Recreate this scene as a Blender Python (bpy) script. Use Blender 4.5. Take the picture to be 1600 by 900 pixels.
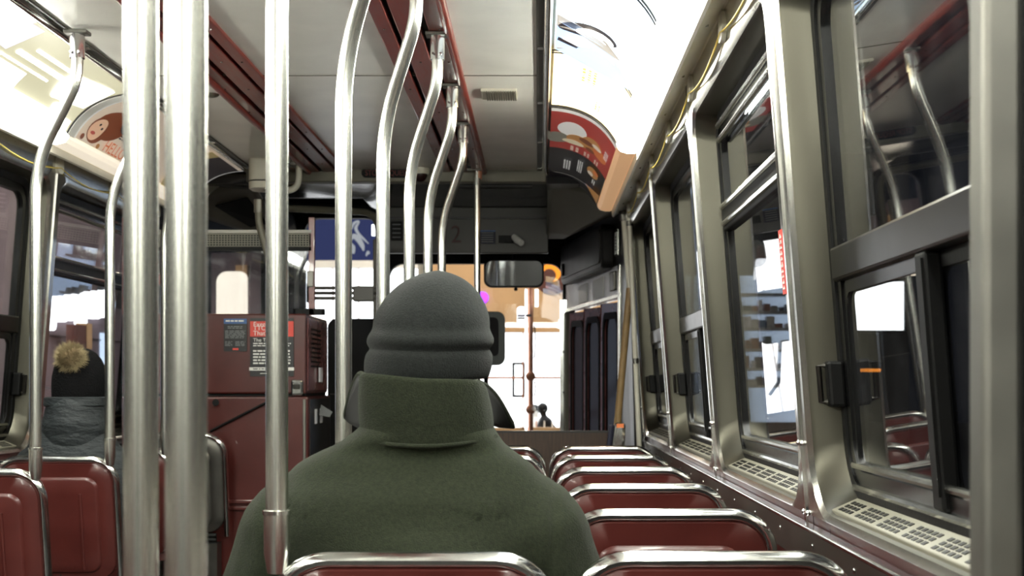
import bpy, bmesh, math, random
from mathutils import Vector, Matrix
random.seed(7)
PI = math.pi
for o in list(bpy.data.objects): bpy.data.objects.remove(o)
SC = bpy.context.scene
COL = SC.collection

# ------------------------------------------------------------------ camera
FPX, VX, VY, EYE = 2100.0, 841.0, 600.0, 1.12      # focal length in px of a 1600x900 frame, vanishing point, eye height
cam_d = bpy.data.cameras.new('camera'); cam = bpy.data.objects.new('camera', cam_d); COL.objects.link(cam)
cam.location = (0, 0, EYE); cam.rotation_euler = (PI/2, 0, 0)
cam_d.sensor_width = 36; cam_d.lens = FPX/1600*36
cam_d.shift_x = -(VX-800)/1600; cam_d.shift_y = (VY-450)/1600
cam_d.clip_start = 0.02; cam_d.clip_end = 200
cam_d.dof.use_dof = True; cam_d.dof.focus_distance = 3.2; cam_d.dof.aperture_fstop = 8.0
SC.camera = cam
def W(px, py, Y):                                    # a photo pixel at a chosen real depth -> point
    return Vector(((px-VX)*Y/FPX, Y, EYE+(VY-py)*Y/FPX))

# ------------------------------------------------------------------ world, exposure
wd = bpy.data.worlds.new('night'); SC.world = wd; wd.use_nodes = True
bg = wd.node_tree.nodes['Background']; bg.inputs[0].default_value = (0.03, 0.035, 0.055, 1); bg.inputs[1].default_value = 0.12
SC.view_settings.view_transform = 'Standard'; SC.view_settings.look = 'None'
SC.view_settings.gamma = 1.0; SC.view_settings.use_curve_mapping = False
SC.view_settings.exposure = 0.55
SC.cycles.use_denoising = True
SC.cycles.sample_clamp_indirect = 6.0
SC.cycles.max_bounces = 6; SC.cycles.transparent_max_bounces = 12
LAMP = 46.0          # strength of the lit cove diffusers
AD_GLOW = 4.8        # backlight behind the lit cove advertisements

# ------------------------------------------------------------------ materials
def lin(c): return c/12.92 if c <= .04045 else ((c+.055)/1.055)**2.4
def rgb(r, g, b): return (lin(r/255), lin(g/255), lin(b/255), 1)
M = {}
def mat(name, col, rough=.5, metal=0., bump=0., bscale=60., mottle=0., mscale=8., emit=0., coat=0., spec=.5, sheen=0., stretch=None, detail=4.):
    m = bpy.data.materials.new(name); m.use_nodes = True
    nt = m.node_tree; b = nt.nodes['Principled BSDF']
    col = rgb(*col) if max(col) > 1.0 else (*col[:3], 1)
    b.inputs['Base Color'].default_value = col; b.inputs['Roughness'].default_value = rough
    b.inputs['Metallic'].default_value = metal; b.inputs['Coat Weight'].default_value = coat
    b.inputs['Specular IOR Level'].default_value = spec; b.inputs['Sheen Weight'].default_value = sheen
    if emit:
        b.inputs['Emission Color'].default_value = col; b.inputs['Emission Strength'].default_value = emit
    tc = nt.nodes.new('ShaderNodeTexCoord'); vec = tc.outputs['Object']
    if stretch:
        mp = nt.nodes.new('ShaderNodeMapping'); mp.inputs['Scale'].default_value = stretch
        nt.links.new(vec, mp.inputs['Vector']); vec = mp.outputs['Vector']
    if mottle:
        n = nt.nodes.new('ShaderNodeTexNoise'); n.inputs['Scale'].default_value = mscale; n.inputs['Detail'].default_value = 5
        nt.links.new(vec, n.inputs['Vector'])
        r = nt.nodes.new('ShaderNodeMapRange'); r.inputs[1].default_value = .3; r.inputs[2].default_value = .7
        r.inputs[3].default_value = 1-mottle; r.inputs[4].default_value = 1+mottle
        nt.links.new(n.outputs['Fac'], r.inputs[0])
        mx = nt.nodes.new('ShaderNodeVectorMath'); mx.operation = 'SCALE'; mx.inputs[0].default_value = col[:3]
        nt.links.new(r.outputs[0], mx.inputs['Scale']); nt.links.new(mx.outputs[0], b.inputs['Base Color'])
        r2 = nt.nodes.new('ShaderNodeMapRange'); r2.inputs[1].default_value = .3; r2.inputs[2].default_value = .7
        r2.inputs[3].default_value = max(.02, rough*(1-mottle*.6)); r2.inputs[4].default_value = min(1, rough*(1+mottle*.6))
        nt.links.new(n.outputs['Fac'], r2.inputs[0]); nt.links.new(r2.outputs[0], b.inputs['Roughness'])
    if bump:
        n = nt.nodes.new('ShaderNodeTexNoise'); n.inputs['Scale'].default_value = bscale; n.inputs['Detail'].default_value = detail
        nt.links.new(vec, n.inputs['Vector'])
        bp = nt.nodes.new('ShaderNodeBump'); bp.inputs['Strength'].default_value = bump; bp.inputs['Distance'].default_value = .01
        nt.links.new(n.outputs['Fac'], bp.inputs['Height']); nt.links.new(bp.outputs[0], b.inputs['Normal'])
    M[name] = m; return m
def glass(name, tint=(.9, .93, .95), f0=.045, rough=.01, gain=1.0, dirt=0.):
    m = bpy.data.materials.new(name); m.use_nodes = True; nt = m.node_tree; nt.nodes.clear()
    out = nt.nodes.new('ShaderNodeOutputMaterial'); mix = nt.nodes.new('ShaderNodeMixShader')
    tr = nt.nodes.new('ShaderNodeBsdfTransparent'); tr.inputs[0].default_value = (*tint, 1)
    gl = nt.nodes.new('ShaderNodeBsdfGlossy'); gl.inputs['Roughness'].default_value = rough
    ge = nt.nodes.new('ShaderNodeNewGeometry'); dt = nt.nodes.new('ShaderNodeVectorMath'); dt.operation = 'DOT_PRODUCT'
    nt.links.new(ge.outputs['Normal'], dt.inputs[0]); nt.links.new(ge.outputs['Incoming'], dt.inputs[1])
    def mth(op, a, b=None):
        n = nt.nodes.new('ShaderNodeMath'); n.operation = op
        for i, v in enumerate((a, b)):
            if v is None: continue
            if isinstance(v, (int, float)): n.inputs[i].default_value = v
            else: nt.links.new(v, n.inputs[i])
        return n.outputs[0]
    c = mth('ABSOLUTE', dt.outputs['Value']); c = mth('SUBTRACT', 1.0, c); c = mth('POWER', c, 5.0)
    c = mth('MULTIPLY', c, (1-f0)*gain); c = mth('ADD', c, f0)
    nt.links.new(c, mix.inputs[0]); nt.links.new(tr.outputs[0], mix.inputs[1]); nt.links.new(gl.outputs[0], mix.inputs[2])
    last = mix.outputs[0]
    if dirt:
        df = nt.nodes.new('ShaderNodeBsdfDiffuse'); df.inputs[0].default_value = (.55, .55, .6, 1)
        tc = nt.nodes.new('ShaderNodeTexCoord'); n = nt.nodes.new('ShaderNodeTexNoise')
        n.inputs['Scale'].default_value = 9; n.inputs['Detail'].default_value = 8
        nt.links.new(tc.outputs['Object'], n.inputs['Vector'])
        f = mth('MULTIPLY', mth('POWER', n.outputs['Fac'], 3.0), dirt*4)
        m2 = nt.nodes.new('ShaderNodeMixShader'); nt.links.new(f, m2.inputs[0])
        nt.links.new(last, m2.inputs[1]); nt.links.new(df.outputs[0], m2.inputs[2]); last = m2.outputs[0]
    nt.links.new(last, out.inputs[0]); M[name] = m; return m
def emis(name, col, s):
    m = bpy.data.materials.new(name); m.use_nodes = True; nt = m.node_tree; nt.nodes.clear()
    out = nt.nodes.new('ShaderNodeOutputMaterial'); e = nt.nodes.new('ShaderNodeEmission')
    e.inputs[0].default_value = rgb(*col); e.inputs[1].default_value = s
    nt.links.new(e.outputs[0], out.inputs[0]); M[name] = m; return m

mat('steel', (196, 196, 190), .22, 1., mottle=.12, mscale=14)
mat('chrome', (228, 229, 226), .16, 1., mottle=.1, mscale=30)
mat('pole', (226, 226, 218), .26, 1.)
mat('brushed', (120, 118, 112), .42, 1., mottle=.12, mscale=10)
mat('pillar', (78, 76, 67), .32, .85)
mat('pillar_face', (206, 204, 196), .24, 1.)
mat('dark_alu', (66, 64, 61), .3, 1., mottle=.12, mscale=12)
mat('red_shell', (78, 32, 28), .36, mottle=.14, mscale=9, bump=.04, bscale=220, coat=.25)
mat('red_pad', (72, 24, 22), .42, bump=.06, bscale=180)
mat('red_paint', (74, 26, 21), .36, mottle=.16, mscale=7, bump=.03, bscale=90, coat=.2)
mat('maroon', (70, 29, 27), .3, mottle=.15, mscale=5, coat=.2)
mat('slat_red', (116, 44, 35), .35, mottle=.2, mscale=16, stretch=(6, .6, 6), coat=.15)
mat('slat_gap', (16, 13, 12), .6)
mat('ceil', (238, 236, 228), .3, mottle=.06, mscale=5, spec=.6)
mat('cream', (214, 210, 194), .35, mottle=.08, mscale=9)
mat('cream_dull', (112, 109, 95), .45, mottle=.12, mscale=9)
mat('cab_grey', (52, 50, 45), .4, mottle=.12, mscale=6)
mat('cab_dark', (30, 29, 28), .4, mottle=.15, mscale=6)
mat('cab_ceil', (44, 44, 46), .13, mottle=.1, mscale=4)
mat('black', (5, 5, 5), .5, spec=.2)
mat('rubber', (8, 8, 8), .5, spec=.25, bump=.05, bscale=120)
mat('floor_mat', (38, 37, 36), .7, bump=.2, bscale=200, mottle=.2)
mat('wood', (58, 39, 25), .4, mottle=.35, mscale=12, stretch=(9, 9, .7), coat=.1)
mat('tan_wood', (150, 122, 80), .5, mottle=.15, mscale=20)
mat('white_plain', (240, 240, 236), .5)
mat('fairing', (112, 109, 98), .34, mottle=.12, mscale=5)
mat('white_panel', (244, 243, 250), .35, mottle=.1, mscale=10)
mat('door_red', (118, 66, 64), .28, mottle=.2, mscale=9, coat=.3)
mat('door_glass', (44, 26, 26), .22, spec=.35)
mat('yellow', (214, 190, 84), .5)
mat('navy', (28, 30, 52), .6)
mat('peach', (214, 168, 124), .45, emit=.42)  # unlit lens given a weak glow for spill from the next tube
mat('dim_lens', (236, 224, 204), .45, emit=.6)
mat('poster_black', (20, 20, 22), .4)
mat('poster_blue', (58, 92, 142), .45)
mat('poster_red', (204, 64, 50), .45)
mat('poster_white', (222, 220, 214), .5)
mat('poster_grey', (120, 122, 122), .5)
mat('led_red', (92, 22, 18), .5)
mat('dim_red', (58, 30, 26), .6)
mat('wool', (36, 40, 29), .95, bump=.4, bscale=420, mottle=.32, mscale=170, spec=.1, sheen=.05)
mat('beanie', (30, 32, 31), .97, bump=.4, bscale=420, mottle=.32, mscale=170, spec=.08, sheen=.06)
mat('green_black', (16, 34, 27), .4)
mat('collar_dark', (17, 17, 16), .9)  # near-black colour of the collar wings
mat('knit_black', (14, 14, 15), .95, bump=.8, bscale=140, spec=.1)
mat('puffer', (36, 40, 42), .6, bump=.9, bscale=28, spec=.3, stretch=(1, 1, 2.2))
mat('jean', (30, 34, 46), .9, bump=.3, bscale=300)
mat('shoe', (22, 20, 19), .5)
mat('skin', (200, 152, 128), .55, bump=.05, bscale=200)
mat('eye_white', (230, 228, 224), .25)
mat('iris', (50, 36, 26), .2)
mat('fur', (128, 114, 84), .9)
mat('fur_dark', (96, 80, 54), .9)
mat('scarf', (205, 205, 200), .8, mottle=.3, mscale=90)
glass('win_glass', (.88, .9, .92), .05, .012, 1.6, dirt=.009)
mat('frame_black', (10, 10, 10), .25)
glass('cab_glass', (.8, .82, .86), .07, .02, 1.2, dirt=.035)
glass('shield_glass', (.88, .9, .92), .04, .01, 1.0)
mat('mirror', (170, 172, 178), .03, 1.)
emis('tube_lit', (253, 255, 243), LAMP)
# advertisement inks: lit ones sit in front of the fluorescent tubes, unlit ones do not
def ink(name, c, rough=.4):
    d = tuple(255*(v/255)**1.7 for v in c); m = mat('lit_'+name, c, rough, emit=AD_GLOW); m.node_tree.nodes['Principled BSDF'].inputs['Emission Color'].default_value = rgb(*d)
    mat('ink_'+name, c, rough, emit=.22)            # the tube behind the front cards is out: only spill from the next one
for n_, c_ in dict(white=(245, 244, 238), cream=(228, 214, 180), gold=(170, 150, 96), blue=(138, 152, 168), pale=(214, 226, 234), grey=(128, 124, 118),
                   dark=(44, 38, 40), olive=(128, 126, 112), lav=(150, 146, 162), pink=(236, 200, 204), black=(26, 24, 26), red=(172, 58, 50),
                   food=(186, 132, 74), orange=(214, 116, 60), skin=(232, 190, 158), hair=(126, 66, 38), tanbg=(226, 210, 190), lip=(178, 76, 66)).items(): ink(n_, c_)
# outside
mat('asphalt', (30, 30, 32), .55, bump=.3, bscale=40)
mat('pavement', (70, 70, 70), .8, mottle=.15)
mat('facade_tan', (180, 146, 106), .7, mottle=.08, mscale=3, emit=.0)
mat('facade_mauve', (104, 92, 100), .8, mottle=.2, mscale=2)
mat('facade_dark', (28, 27, 30), .8, mottle=.2, mscale=2)
mat('brick', (84, 50, 44), .85, mottle=.25, mscale=10)
mat('copper_pole', (176, 120, 92), .45, .2, mottle=.2)
mat('grey_pole', (150, 148, 138), .5, .4)
emis('shop_white', (255, 253, 250), 3.6)
emis('door_glow', (255, 236, 206), 2.2)
emis('shop_cool', (214, 232, 255), 1.6)
emis('sign_white', (255, 255, 255), 4.0)
emis('mural_blue', (78, 86, 136), .40)
emis('mural_white', (210, 212, 214), .55)
emis('neon_purple', (150, 60, 255), 3.)
emis('neon_orange', (255, 150, 50), 1.4)
emis('amber', (255, 190, 110), 5.)
mat('interior_wall', (220, 220, 216), .7)

# ------------------------------------------------------------------ mesh builder
class MB:
    def __init__(s): s.v = []; s.f = []
    def add(s, vs, fs):
        n = len(s.v); s.v += [Vector(p) for p in vs]; s.f += [tuple(i+n for i in f) for f in fs]; return s
    def box(s, x0, x1, y0, y1, z0, z1):
        s.add([(x0,y0,z0),(x1,y0,z0),(x1,y1,z0),(x0,y1,z0),(x0,y0,z1),(x1,y0,z1),(x1,y1,z1),(x0,y1,z1)],
              [(3,2,1,0),(4,5,6,7),(0,1,5,4),(1,2,6,5),(2,3,7,6),(3,0,4,7)]); return s
    def hexa(s, p):      # 8 points, bottom loop then top loop
        s.add(p, [(3,2,1,0),(4,5,6,7),(0,1,5,4),(1,2,6,5),(2,3,7,6),(3,0,4,7)]); return s
    def loft(s, rings, cap=True, closed=True):
        n = len(rings[0]); vs = [p for r in rings for p in r]; fs = []
        for i in range(len(rings)-1):
            for j in range(n if closed else n-1):
                k = (j+1) % n; fs.append((i*n+j, i*n+k, (i+1)*n+k, (i+1)*n+j))
        if cap and closed: fs.append(tuple(range(n-1, -1, -1))); fs.append(tuple((len(rings)-1)*n+j for j in range(n)))
        s.add(vs, fs); return s
    def tube(s, pts, r, n=12, cap=True):
        pts = [Vector(p) for p in pts]; rs = r if isinstance(r, (list, tuple)) else [r]*len(pts)
        rings = []; u = None
        for i, p in enumerate(pts):
            t = (pts[min(i+1, len(pts)-1)]-pts[max(i-1, 0)]).normalized()
            if u is None: u = t.orthogonal().normalized()
            u = (u-t*u.dot(t)).normalized(); w = t.cross(u)
            rings.append([p+(u*math.cos(2*PI*k/n)+w*math.sin(2*PI*k/n))*rs[i] for k in range(n)])
        return s.loft(rings, cap)
    def capsule(s, a, b, ra, rb, n=14):
        a, b = Vector(a), Vector(b); t = (b-a).normalized(); L = (b-a).length; pts = []; rs = []
        for k in range(5): an = PI/2*(k/4); pts.append(a-t*ra*math.cos(an)); rs.append(max(.0008, ra*math.sin(an)))
        for k in range(5): an = PI/2*(k/4); pts.append(b+t*rb*math.sin(an)); rs.append(max(.0008, rb*math.cos(an)))
        return s.tube(pts, rs, n)
    def ball(s, c, r, n=14, m=9, sq=(1, 1, 1)):
        c = Vector(c); rings = []
        for i in range(m+1):
            a = -PI/2+PI*i/m; rr = max(1e-4, math.cos(a)*r)
            rings.append([c+Vector((math.cos(2*PI*k/n)*rr*sq[0], math.sin(2*PI*k/n)*rr*sq[1], math.sin(a)*r*sq[2])) for k in range(n)])
        return s.loft(rings)
    def mapped(s, fn):
        s.v = [Vector(fn(*p)) for p in s.v]; return s
    def build(s, name, m, parent=None, smooth=False, bevel=0, local=False, base=None):
        me = bpy.data.meshes.new(name)
        org = Vector((0, 0, 0))
        if not local:
            if parent is not None: org = wloc(parent)
            elif base is not None: org = Vector(base)
            else:
                xs = [p.x for p in s.v]; ys = [p.y for p in s.v]
                org = Vector(((min(xs)+max(xs))/2, (min(ys)+max(ys))/2, min(p.z for p in s.v)))
        me.from_pydata([tuple(p-org) for p in s.v], [], s.f); me.validate()
        bm = bmesh.new(); bm.from_mesh(me); bmesh.ops.recalc_face_normals(bm, faces=bm.faces); bm.to_mesh(me); bm.free()
        me.materials.append(M[m])
        o = bpy.data.objects.new(name, me); COL.objects.link(o)
        if parent is not None: o.parent = parent
        elif not local: o.location = org
        if smooth: shade(o, smooth if smooth is not True else 40)
        if bevel:
            b = o.modifiers.new('bevel', 'BEVEL'); b.width = bevel; b.segments = 2; b.limit_method = 'ANGLE'; b.angle_limit = .6
        return o
def wloc(o):
    v = Vector((0, 0, 0))
    while o is not None: v = v+o.location; o = o.parent
    return v
def shade(o, ang):
    me = o.data
    me.polygons.foreach_set('use_smooth', [True]*len(me.polygons))
    bm = bmesh.new(); bm.from_mesh(me); ca = math.radians(ang)
    for e in bm.edges:
        if len(e.link_faces) == 2 and e.calc_face_angle(0) > ca: e.smooth = False
    bm.to_mesh(me); bm.free()
def thing(name, label, cat, loc=(0, 0, 0), group=None, rz=0):
    o = bpy.data.objects.new(name, None); COL.objects.link(o); o.location = loc; o.rotation_euler.z = rz; o.empty_display_size = .1
    return tag(o, label, cat, group)
def tag(o, label, cat, group=None, kind=None):
    o['label'] = label; o['category'] = cat
    if group: o['group'] = group
    if kind: o['kind'] = kind
    return o
def struct(o, label=None):
    o['kind'] = 'structure'
    if label: o['label'] = label
    return o
def sroot(name, label, loc=(0, 0, 0)):
    o = bpy.data.objects.new(name, None); COL.objects.link(o); o.location = loc; return struct(o, label)
def copy_tree(o, parent=None):
    c = o.copy(); COL.objects.link(c); c.parent = parent
    for ch in list(o.children): copy_tree(ch, c)
    return c
def bake(o):
    dg = bpy.context.evaluated_depsgraph_get(); dg.update()
    me = bpy.data.meshes.new_from_object(o.evaluated_get(dg)); o.modifiers.clear(); o.data = me; return o
def remesh(o, vox, it=4, fac=.5):
    r = o.modifiers.new('r', 'REMESH'); r.mode = 'VOXEL'; r.voxel_size = vox; r.use_smooth_shade = True
    s = o.modifiers.new('s', 'SMOOTH'); s.factor = fac; s.iterations = it
    return bake(o)
# rounded rectangle perimeter (u,v), matched point counts; side points nu/nv, corner points nc
def rr(u0, u1, v0, v1, r, ns=4, nc=6):
    if not isinstance(r, (list, tuple)): r = (r,)*4       # bl, br, tr, tl
    cs = [((u0+r[0], v0+r[0]), r[0], PI), ((u1-r[1], v0+r[1]), r[1], 1.5*PI), ((u1-r[2], v1-r[2]), r[2], 0), ((u0+r[3], v1-r[3]), r[3], .5*PI)]
    arcs = [[(c[0]+q*math.cos(a+PI/2*k/nc), c[1]+q*math.sin(a+PI/2*k/nc)) for k in range(nc+1)] for c, q, a in cs]
    out = []
    for i in range(4):
        out += arcs[i]; a = arcs[i][-1]; b = arcs[(i+1) % 4][0]
        out += [(a[0]+(b[0]-a[0])*k/ns, a[1]+(b[1]-a[1])*k/ns) for k in range(1, ns)]
    return out
def outer_of(inner, u0, u1, v0, v1, uc, vc):              # push a matched loop outwards onto a rectangle
    out = []
    for (u, v) in inner:
        du, dv = u-uc, v-vc; t = 1e9
        if du > 1e-9: t = min(t, (u1-uc)/du)
        if du < -1e-9: t = min(t, (u0-uc)/du)
        if dv > 1e-9: t = min(t, (v1-vc)/dv)
        if dv < -1e-9: t = min(t, (v0-vc)/dv)
        out.append((uc+du*t, vc+dv*t))
    return out
def ringmb(loops):                                        # loops: list of (list of (u,v), w); closed ring strip through all of them
    mb = MB(); mb.loft([[(u, v, w) for (u, v) in L] for L, w in loops], cap=False); return mb
def frame_loops(u0, u1, v0, v1, r, t, d0, d1):            # a hollow rounded frame of face width t between depths d0 and d1
    o_ = rr(u0, u1, v0, v1, r); i_ = rr(u0+t, u1-t, v0+t, v1-t, max(.002, (r if not isinstance(r, tuple) else min(r))-t*.7))
    return [(o_, d0), (i_, d0), (i_, d1), (o_, d1), (o_, d0)]
def slab(u0, u1, v0, v1, r, d0, d1):
    L = rr(u0, u1, v0, v1, r); mb = MB(); mb.loft([[(u, v, d0) for u, v in L], [(u, v, d1) for u, v in L]]); return mb
def text2d(body, size, font_scale_x=1.0):
    cu = bpy.data.curves.new('t', 'FONT'); cu.body = body; cu.size = size; cu.align_x = 'LEFT'
    ob = bpy.data.objects.new('t', cu); COL.objects.link(ob)
    dg = bpy.context.evaluated_depsgraph_get(); dg.update()
    me = bpy.data.meshes.new_from_object(ob.evaluated_get(dg))
    vs = [(p.co.x*font_scale_x, p.co.y, 0) for p in me.vertices]; fs = [tuple(p.vertices) for p in me.polygons]
    bpy.data.objects.remove(ob); bpy.data.curves.remove(cu); bpy.data.meshes.remove(me)
    mb = MB(); mb.add(vs, fs); return mb

# ================================================================== the car shell
C2 = -1.46                                     # twice the car's centre line (mirror sum)
def Xr(z): return .560-.078*(z-.82)
def S(side):                                   # wall coordinates (y, z, outward depth) -> world
    return (lambda y, z, d: (Xr(z)+d, y, z)) if side > 0 else (lambda y, z, d: (C2-Xr(z)-d, y, z))
YB, YF = -3.4, 7.0                             # saloon back and front
ZC = 2.22
SILL, WTOP, WALLTOP = .87, 1.93, 2.035

fl = struct(MB().box(-2.1, .64, YB, 9.5, -.06, 0).build('floor', 'floor_mat'), 'dark rubber floor of the tram')
rear = struct(MB().box(-2.15, .7, YB-.06, YB, 0, 2.3).build('wall_back', 'cab_grey'), 'grey rear wall of the tram')

def side_wall(side, name, word, pillars, styles):
    f = S(side)
    root = sroot(name, 'lower %s wall of the tram, maroon panels with a steel rail' % word, (f(2, 0, 0)[0], 2, 0))
    ys = [YB]+[p+.065 for p in pillars if p+.065 < YF]+[YF]
    for a, b in zip(ys[:-1], ys[1:]):          # maroon panels under the sills
        MB().box(a+.004, b-.004, .02, SILL-.012, 0, .03).mapped(lambda y, z, d: f(y, z, d)).build('panel', 'maroon', root)
    MB().box(YB, YF, 0, SILL-.004, .03, .07).mapped(lambda y, z, d: f(y, z, d)).build('backing', 'cab_dark', root)
    rail = MB().box(YB, YF, .752, .832, -.020, .0).mapped(lambda y, z, d: f(y, z, d)).build('rail', 'brushed', root, bevel=.005)
    MB().box(YB, YF, .826, .836, -.026, .0).mapped(lambda y, z, d: f(y, z, d)).build('rail_lip', 'chrome', root, bevel=.003)
    rv = MB()
    y = YB+.1
    while y < YF:
        rv.ball(f(y, .80, -.021), .0055, 8, 5, (.5, 1, 1)); y += .35
    rv.build('rivet_row', 'chrome', rail, smooth=True)
    for p in pillars:                          # seam strips on the pillars, with screws
        if p < YB or p > YF: continue
        q = p+.065
        seam = MB().box(q-.006, q+.006, .835, WALLTOP, -.0165, -.011).mapped(lambda y, z, d: f(y, z, d)).build('seam_strip', 'chrome', root)
        sc = MB()
        for z in (.86, 1.0): sc.ball(f(q-.02, z, -.014), .006, 8, 5); sc.ball(f(q+.02, z, -.014), .006, 8, 5)
        sc.build('screw_set', 'chrome', seam, smooth=True)
    # windows
    k = 0
    for i in range(len(pillars)-1):
        y0, y1 = pillars[i]+.13, pillars[i+1]
        window(side, word, y0, y1, pillars[i]+.065, pillars[i+1]+.065, styles[i])
    return root
WN = [0]
def window(side, word, y0, y1, ya, yb, style):
    f = S(side); mp = lambda y, z, d: f(y, z, d)
    WN[0] += 1
    root = sroot('window_%d' % WN[0], '%s tram window with rounded steel surround' % word, f((y0+y1)/2, SILL, 0))
    rad = (.12, .12, .07, .07); yc, zc = (y0+y1)/2, 1.4
    inn = rr(y0, y1, SILL, WTOP, rad); inb = rr(y0-.016, y1+.016, SILL-.01, WTOP+.016, tuple(r+.016 for r in rad))
    ou = outer_of(inb, ya, yb, SILL-.012, WALLTOP, yc, zc)
    in2 = rr(y0+.006, y1-.006, SILL+.004, WTOP-.006, rad); in3 = rr(y0+.014, y1-.014, SILL+.03, WTOP-.012, rad)
    ringmb([(ou, -.012), (inb, -.011), (inn, -.002)]).mapped(mp).build('face_plate', 'pillar_face', root, smooth=28)
    ringmb([(inn, -.002), (in2, .008), (in3, .062)]).mapped(mp).build('reveal', 'pillar', root, smooth=35)
    # black rubber gasket and outer alu frame
    g0, g1, b0, b1 = y0+.010, y1-.010, SILL+.026, WTOP-.008
    ringmb(frame_loops(g0, g1, b0, b1, .10, .030, .056, .075)).mapped(mp).build('gasket', 'rubber', root, smooth=28)
    fo = ringmb(frame_loops(g0+.026, g1-.026, b0+.02, b1-.022, .085, .038, .060, .085)).mapped(mp).build('window_frame', 'frame_black', root, smooth=28)
    # sill grille with slots
    sl = MB().box(y0+.08, y1-.08, -.004, .005, .006, .056).mapped(lambda y, z, d: mp(y, SILL+.002+.46*d+z, d)).build('sill_grille', 'cream_dull', root, bevel=.002)
    sm = MB(); y = y0+.12; q = 0
    while y < y1-.12:
        if q % 6 != 5:
            for d in (.012, .024, .036): sm.box(y, y+.017, .004, .0062, d, d+.008)
        y += .026; q += 1
    sm.mapped(lambda y, z, d: mp(y, SILL+.002+.46*d+z, d)).build('grille_slots', 'black', sl)
    # aluminium tracks along the bottom
    for (z, d, r, m) in ((SILL+.052, .060, .008, 'chrome'), (SILL+.075, .066, .006, 'dark_alu'), (SILL+.094, .060, .007, 'steel')):
        MB().tube([f(y0+.07, z, d), f(y1-.07, z, d)], r, 8).build('track', m, root, smooth=True)
    pu0, pu1 = g0+.056, g1-.056; zb, zt = b0+.045, b1-.052; dg = .070
    if style == 'slider':
        bz0, bz1 = 1.318, 1.384
        MB().box(pu0-.02, pu1+.02, bz0, bz1, .050, .085).mapped(mp).build('crossbar', 'dark_alu', root, bevel=.006)
        slab(pu0, pu1, bz1, zt, .04, dg, dg+.005).mapped(mp).build('pane', 'win_glass', root)
        mid = (y0+y1)/2
        for (a, b, dd, m) in ((pu0, mid+.02, .076, 'rubber'), (mid-.025, pu1, .064, 'frame_black')):
            sash = ringmb(frame_loops(a, b, zb-.012, bz0+.002, .05, .026, dd, dd+.014)).mapped(mp).build('sash', m, root, smooth=28)
            slab(a+.02, b-.02, zb+.008, bz0-.018, .035, dd+.005, dd+.009).mapped(mp).build('pane', 'win_glass', sash)
        MB().box(mid-.03, mid+.022, zb-.012, bz0, .050, .078).mapped(mp).build('meeting_stile', 'black', root, bevel=.005)
        MB().box(mid-.026, mid-.012, zb+.01, bz0-.01, .046, .052).mapped(mp).build('stile_edge', 'black', root)
        la = MB().box(y1-.052, y1-.016, 1.075, 1.165, .028, .060).mapped(mp).build('latch', 'black', root, bevel=.006)
        MB().tube([f(y1-.034, 1.155, .026), f(y1-.034, 1.155, .014), f(y1-.034, 1.085, .014), f(y1-.034, 1.085, .026)], .006, 8).build('latch_pull', 'dark_alu', la, smooth=True)
    else:
        bz0, bz1 = 1.575, 1.65
        MB().box(pu0-.02, pu1+.02, bz0, bz1, .052, .085).mapped(mp).build('crossbar', 'rubber', root, bevel=.005)
        for z, r in ((bz1-.006, .009), (bz0+.02, .008)):
            MB().tube([f(pu0, z, .050), f(pu1, z, .050)], r, 8).build('bar_trim', 'chrome', root, smooth=True)
        for z in (zt+.012, zt-.03):
            MB().tube([f(pu0+.02, z, .054), f(pu1-.02, z, .054)], .009, 8).build('top_trim', 'steel', root, smooth=True)
        slab(pu0, pu1, bz1-.01, zt, .04, dg, dg+.005).mapped(mp).build('pane', 'win_glass', root)
        slab(pu0, pu1, zb, bz0+.01, .05, dg, dg+.005).mapped(mp).build('pane', 'win_glass', root)
    return root
RP = [-2.94, -1.54, -.14, 1.26, 2.66, 4.06, 5.46, 6.86]
side_wall(1, 'wall_right', 'right', RP, ['hopper', 'slider', 'hopper', 'slider', 'hopper', 'slider', 'slider'])
LP = [-3.1, -1.7, -.3, 1.1, 2.5, 3.9, 5.30, 6.72]
side_wall(-1, 'wall_left', 'left', LP, ['slider', 'hopper', 'slider', 'hopper', 'slider', 'slider', 'hopper'])

# ---- ceiling
ceil = sroot('ceiling', 'pale glossy panelled tram ceiling with two dark red slatted channels', (-.73, 2, ZC))
seams = [YB, -2.4, 0., 2.4, 4.79, 6.9]
for a, b in zip(seams[:-1], seams[1:]):
    for x0, x1 in ((-1.475, -1.19), (-.98, -.495), (-.265, -.005)):
        MB().box(x0, x1, a+.003, b-.003, ZC, ZC+.02).build('panel', 'ceil', ceil)
    MB().box(-1.475, -.005, b-.004, b+.004, ZC-.002, ZC+.01).build('joint', 'cream_dull', ceil)
MB().box(-2.1, .64, YB, 6.98, ZC+.03, ZC+.07).build('backing', 'slat_gap', ceil)
for x0, x1, flip in ((-.495, -.265, 1), (-1.19, -.98, -1)):
    w = x1-x0
    fr = [(0, .2), (.27, .58), (.68, 1.)]
    for a, b in fr:
        if flip < 0: a, b = 1-b, 1-a
        s_ = MB().box(x0+a*w, x0+b*w, YB, 6.9, ZC-.012, ZC+.012).build('slat', 'slat_red', ceil, bevel=.004)
        rv = MB(); y = 1.6
        while y < 6.8: rv.ball((x0+(a+b)/2*w, y, ZC-.013), .0045, 6, 4, (1, 1, .5)); y += .42
        rv.build('screw_set', 'chrome', s_, smooth=True)
    xr = x1-.012 if flip > 0 else x0+.012
    MB().tube([(xr, YB, ZC-.012), (xr, 6.9, ZC-.012)], .014, 10).build('edge_rail', 'slat_red', ceil, smooth=True)
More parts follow.
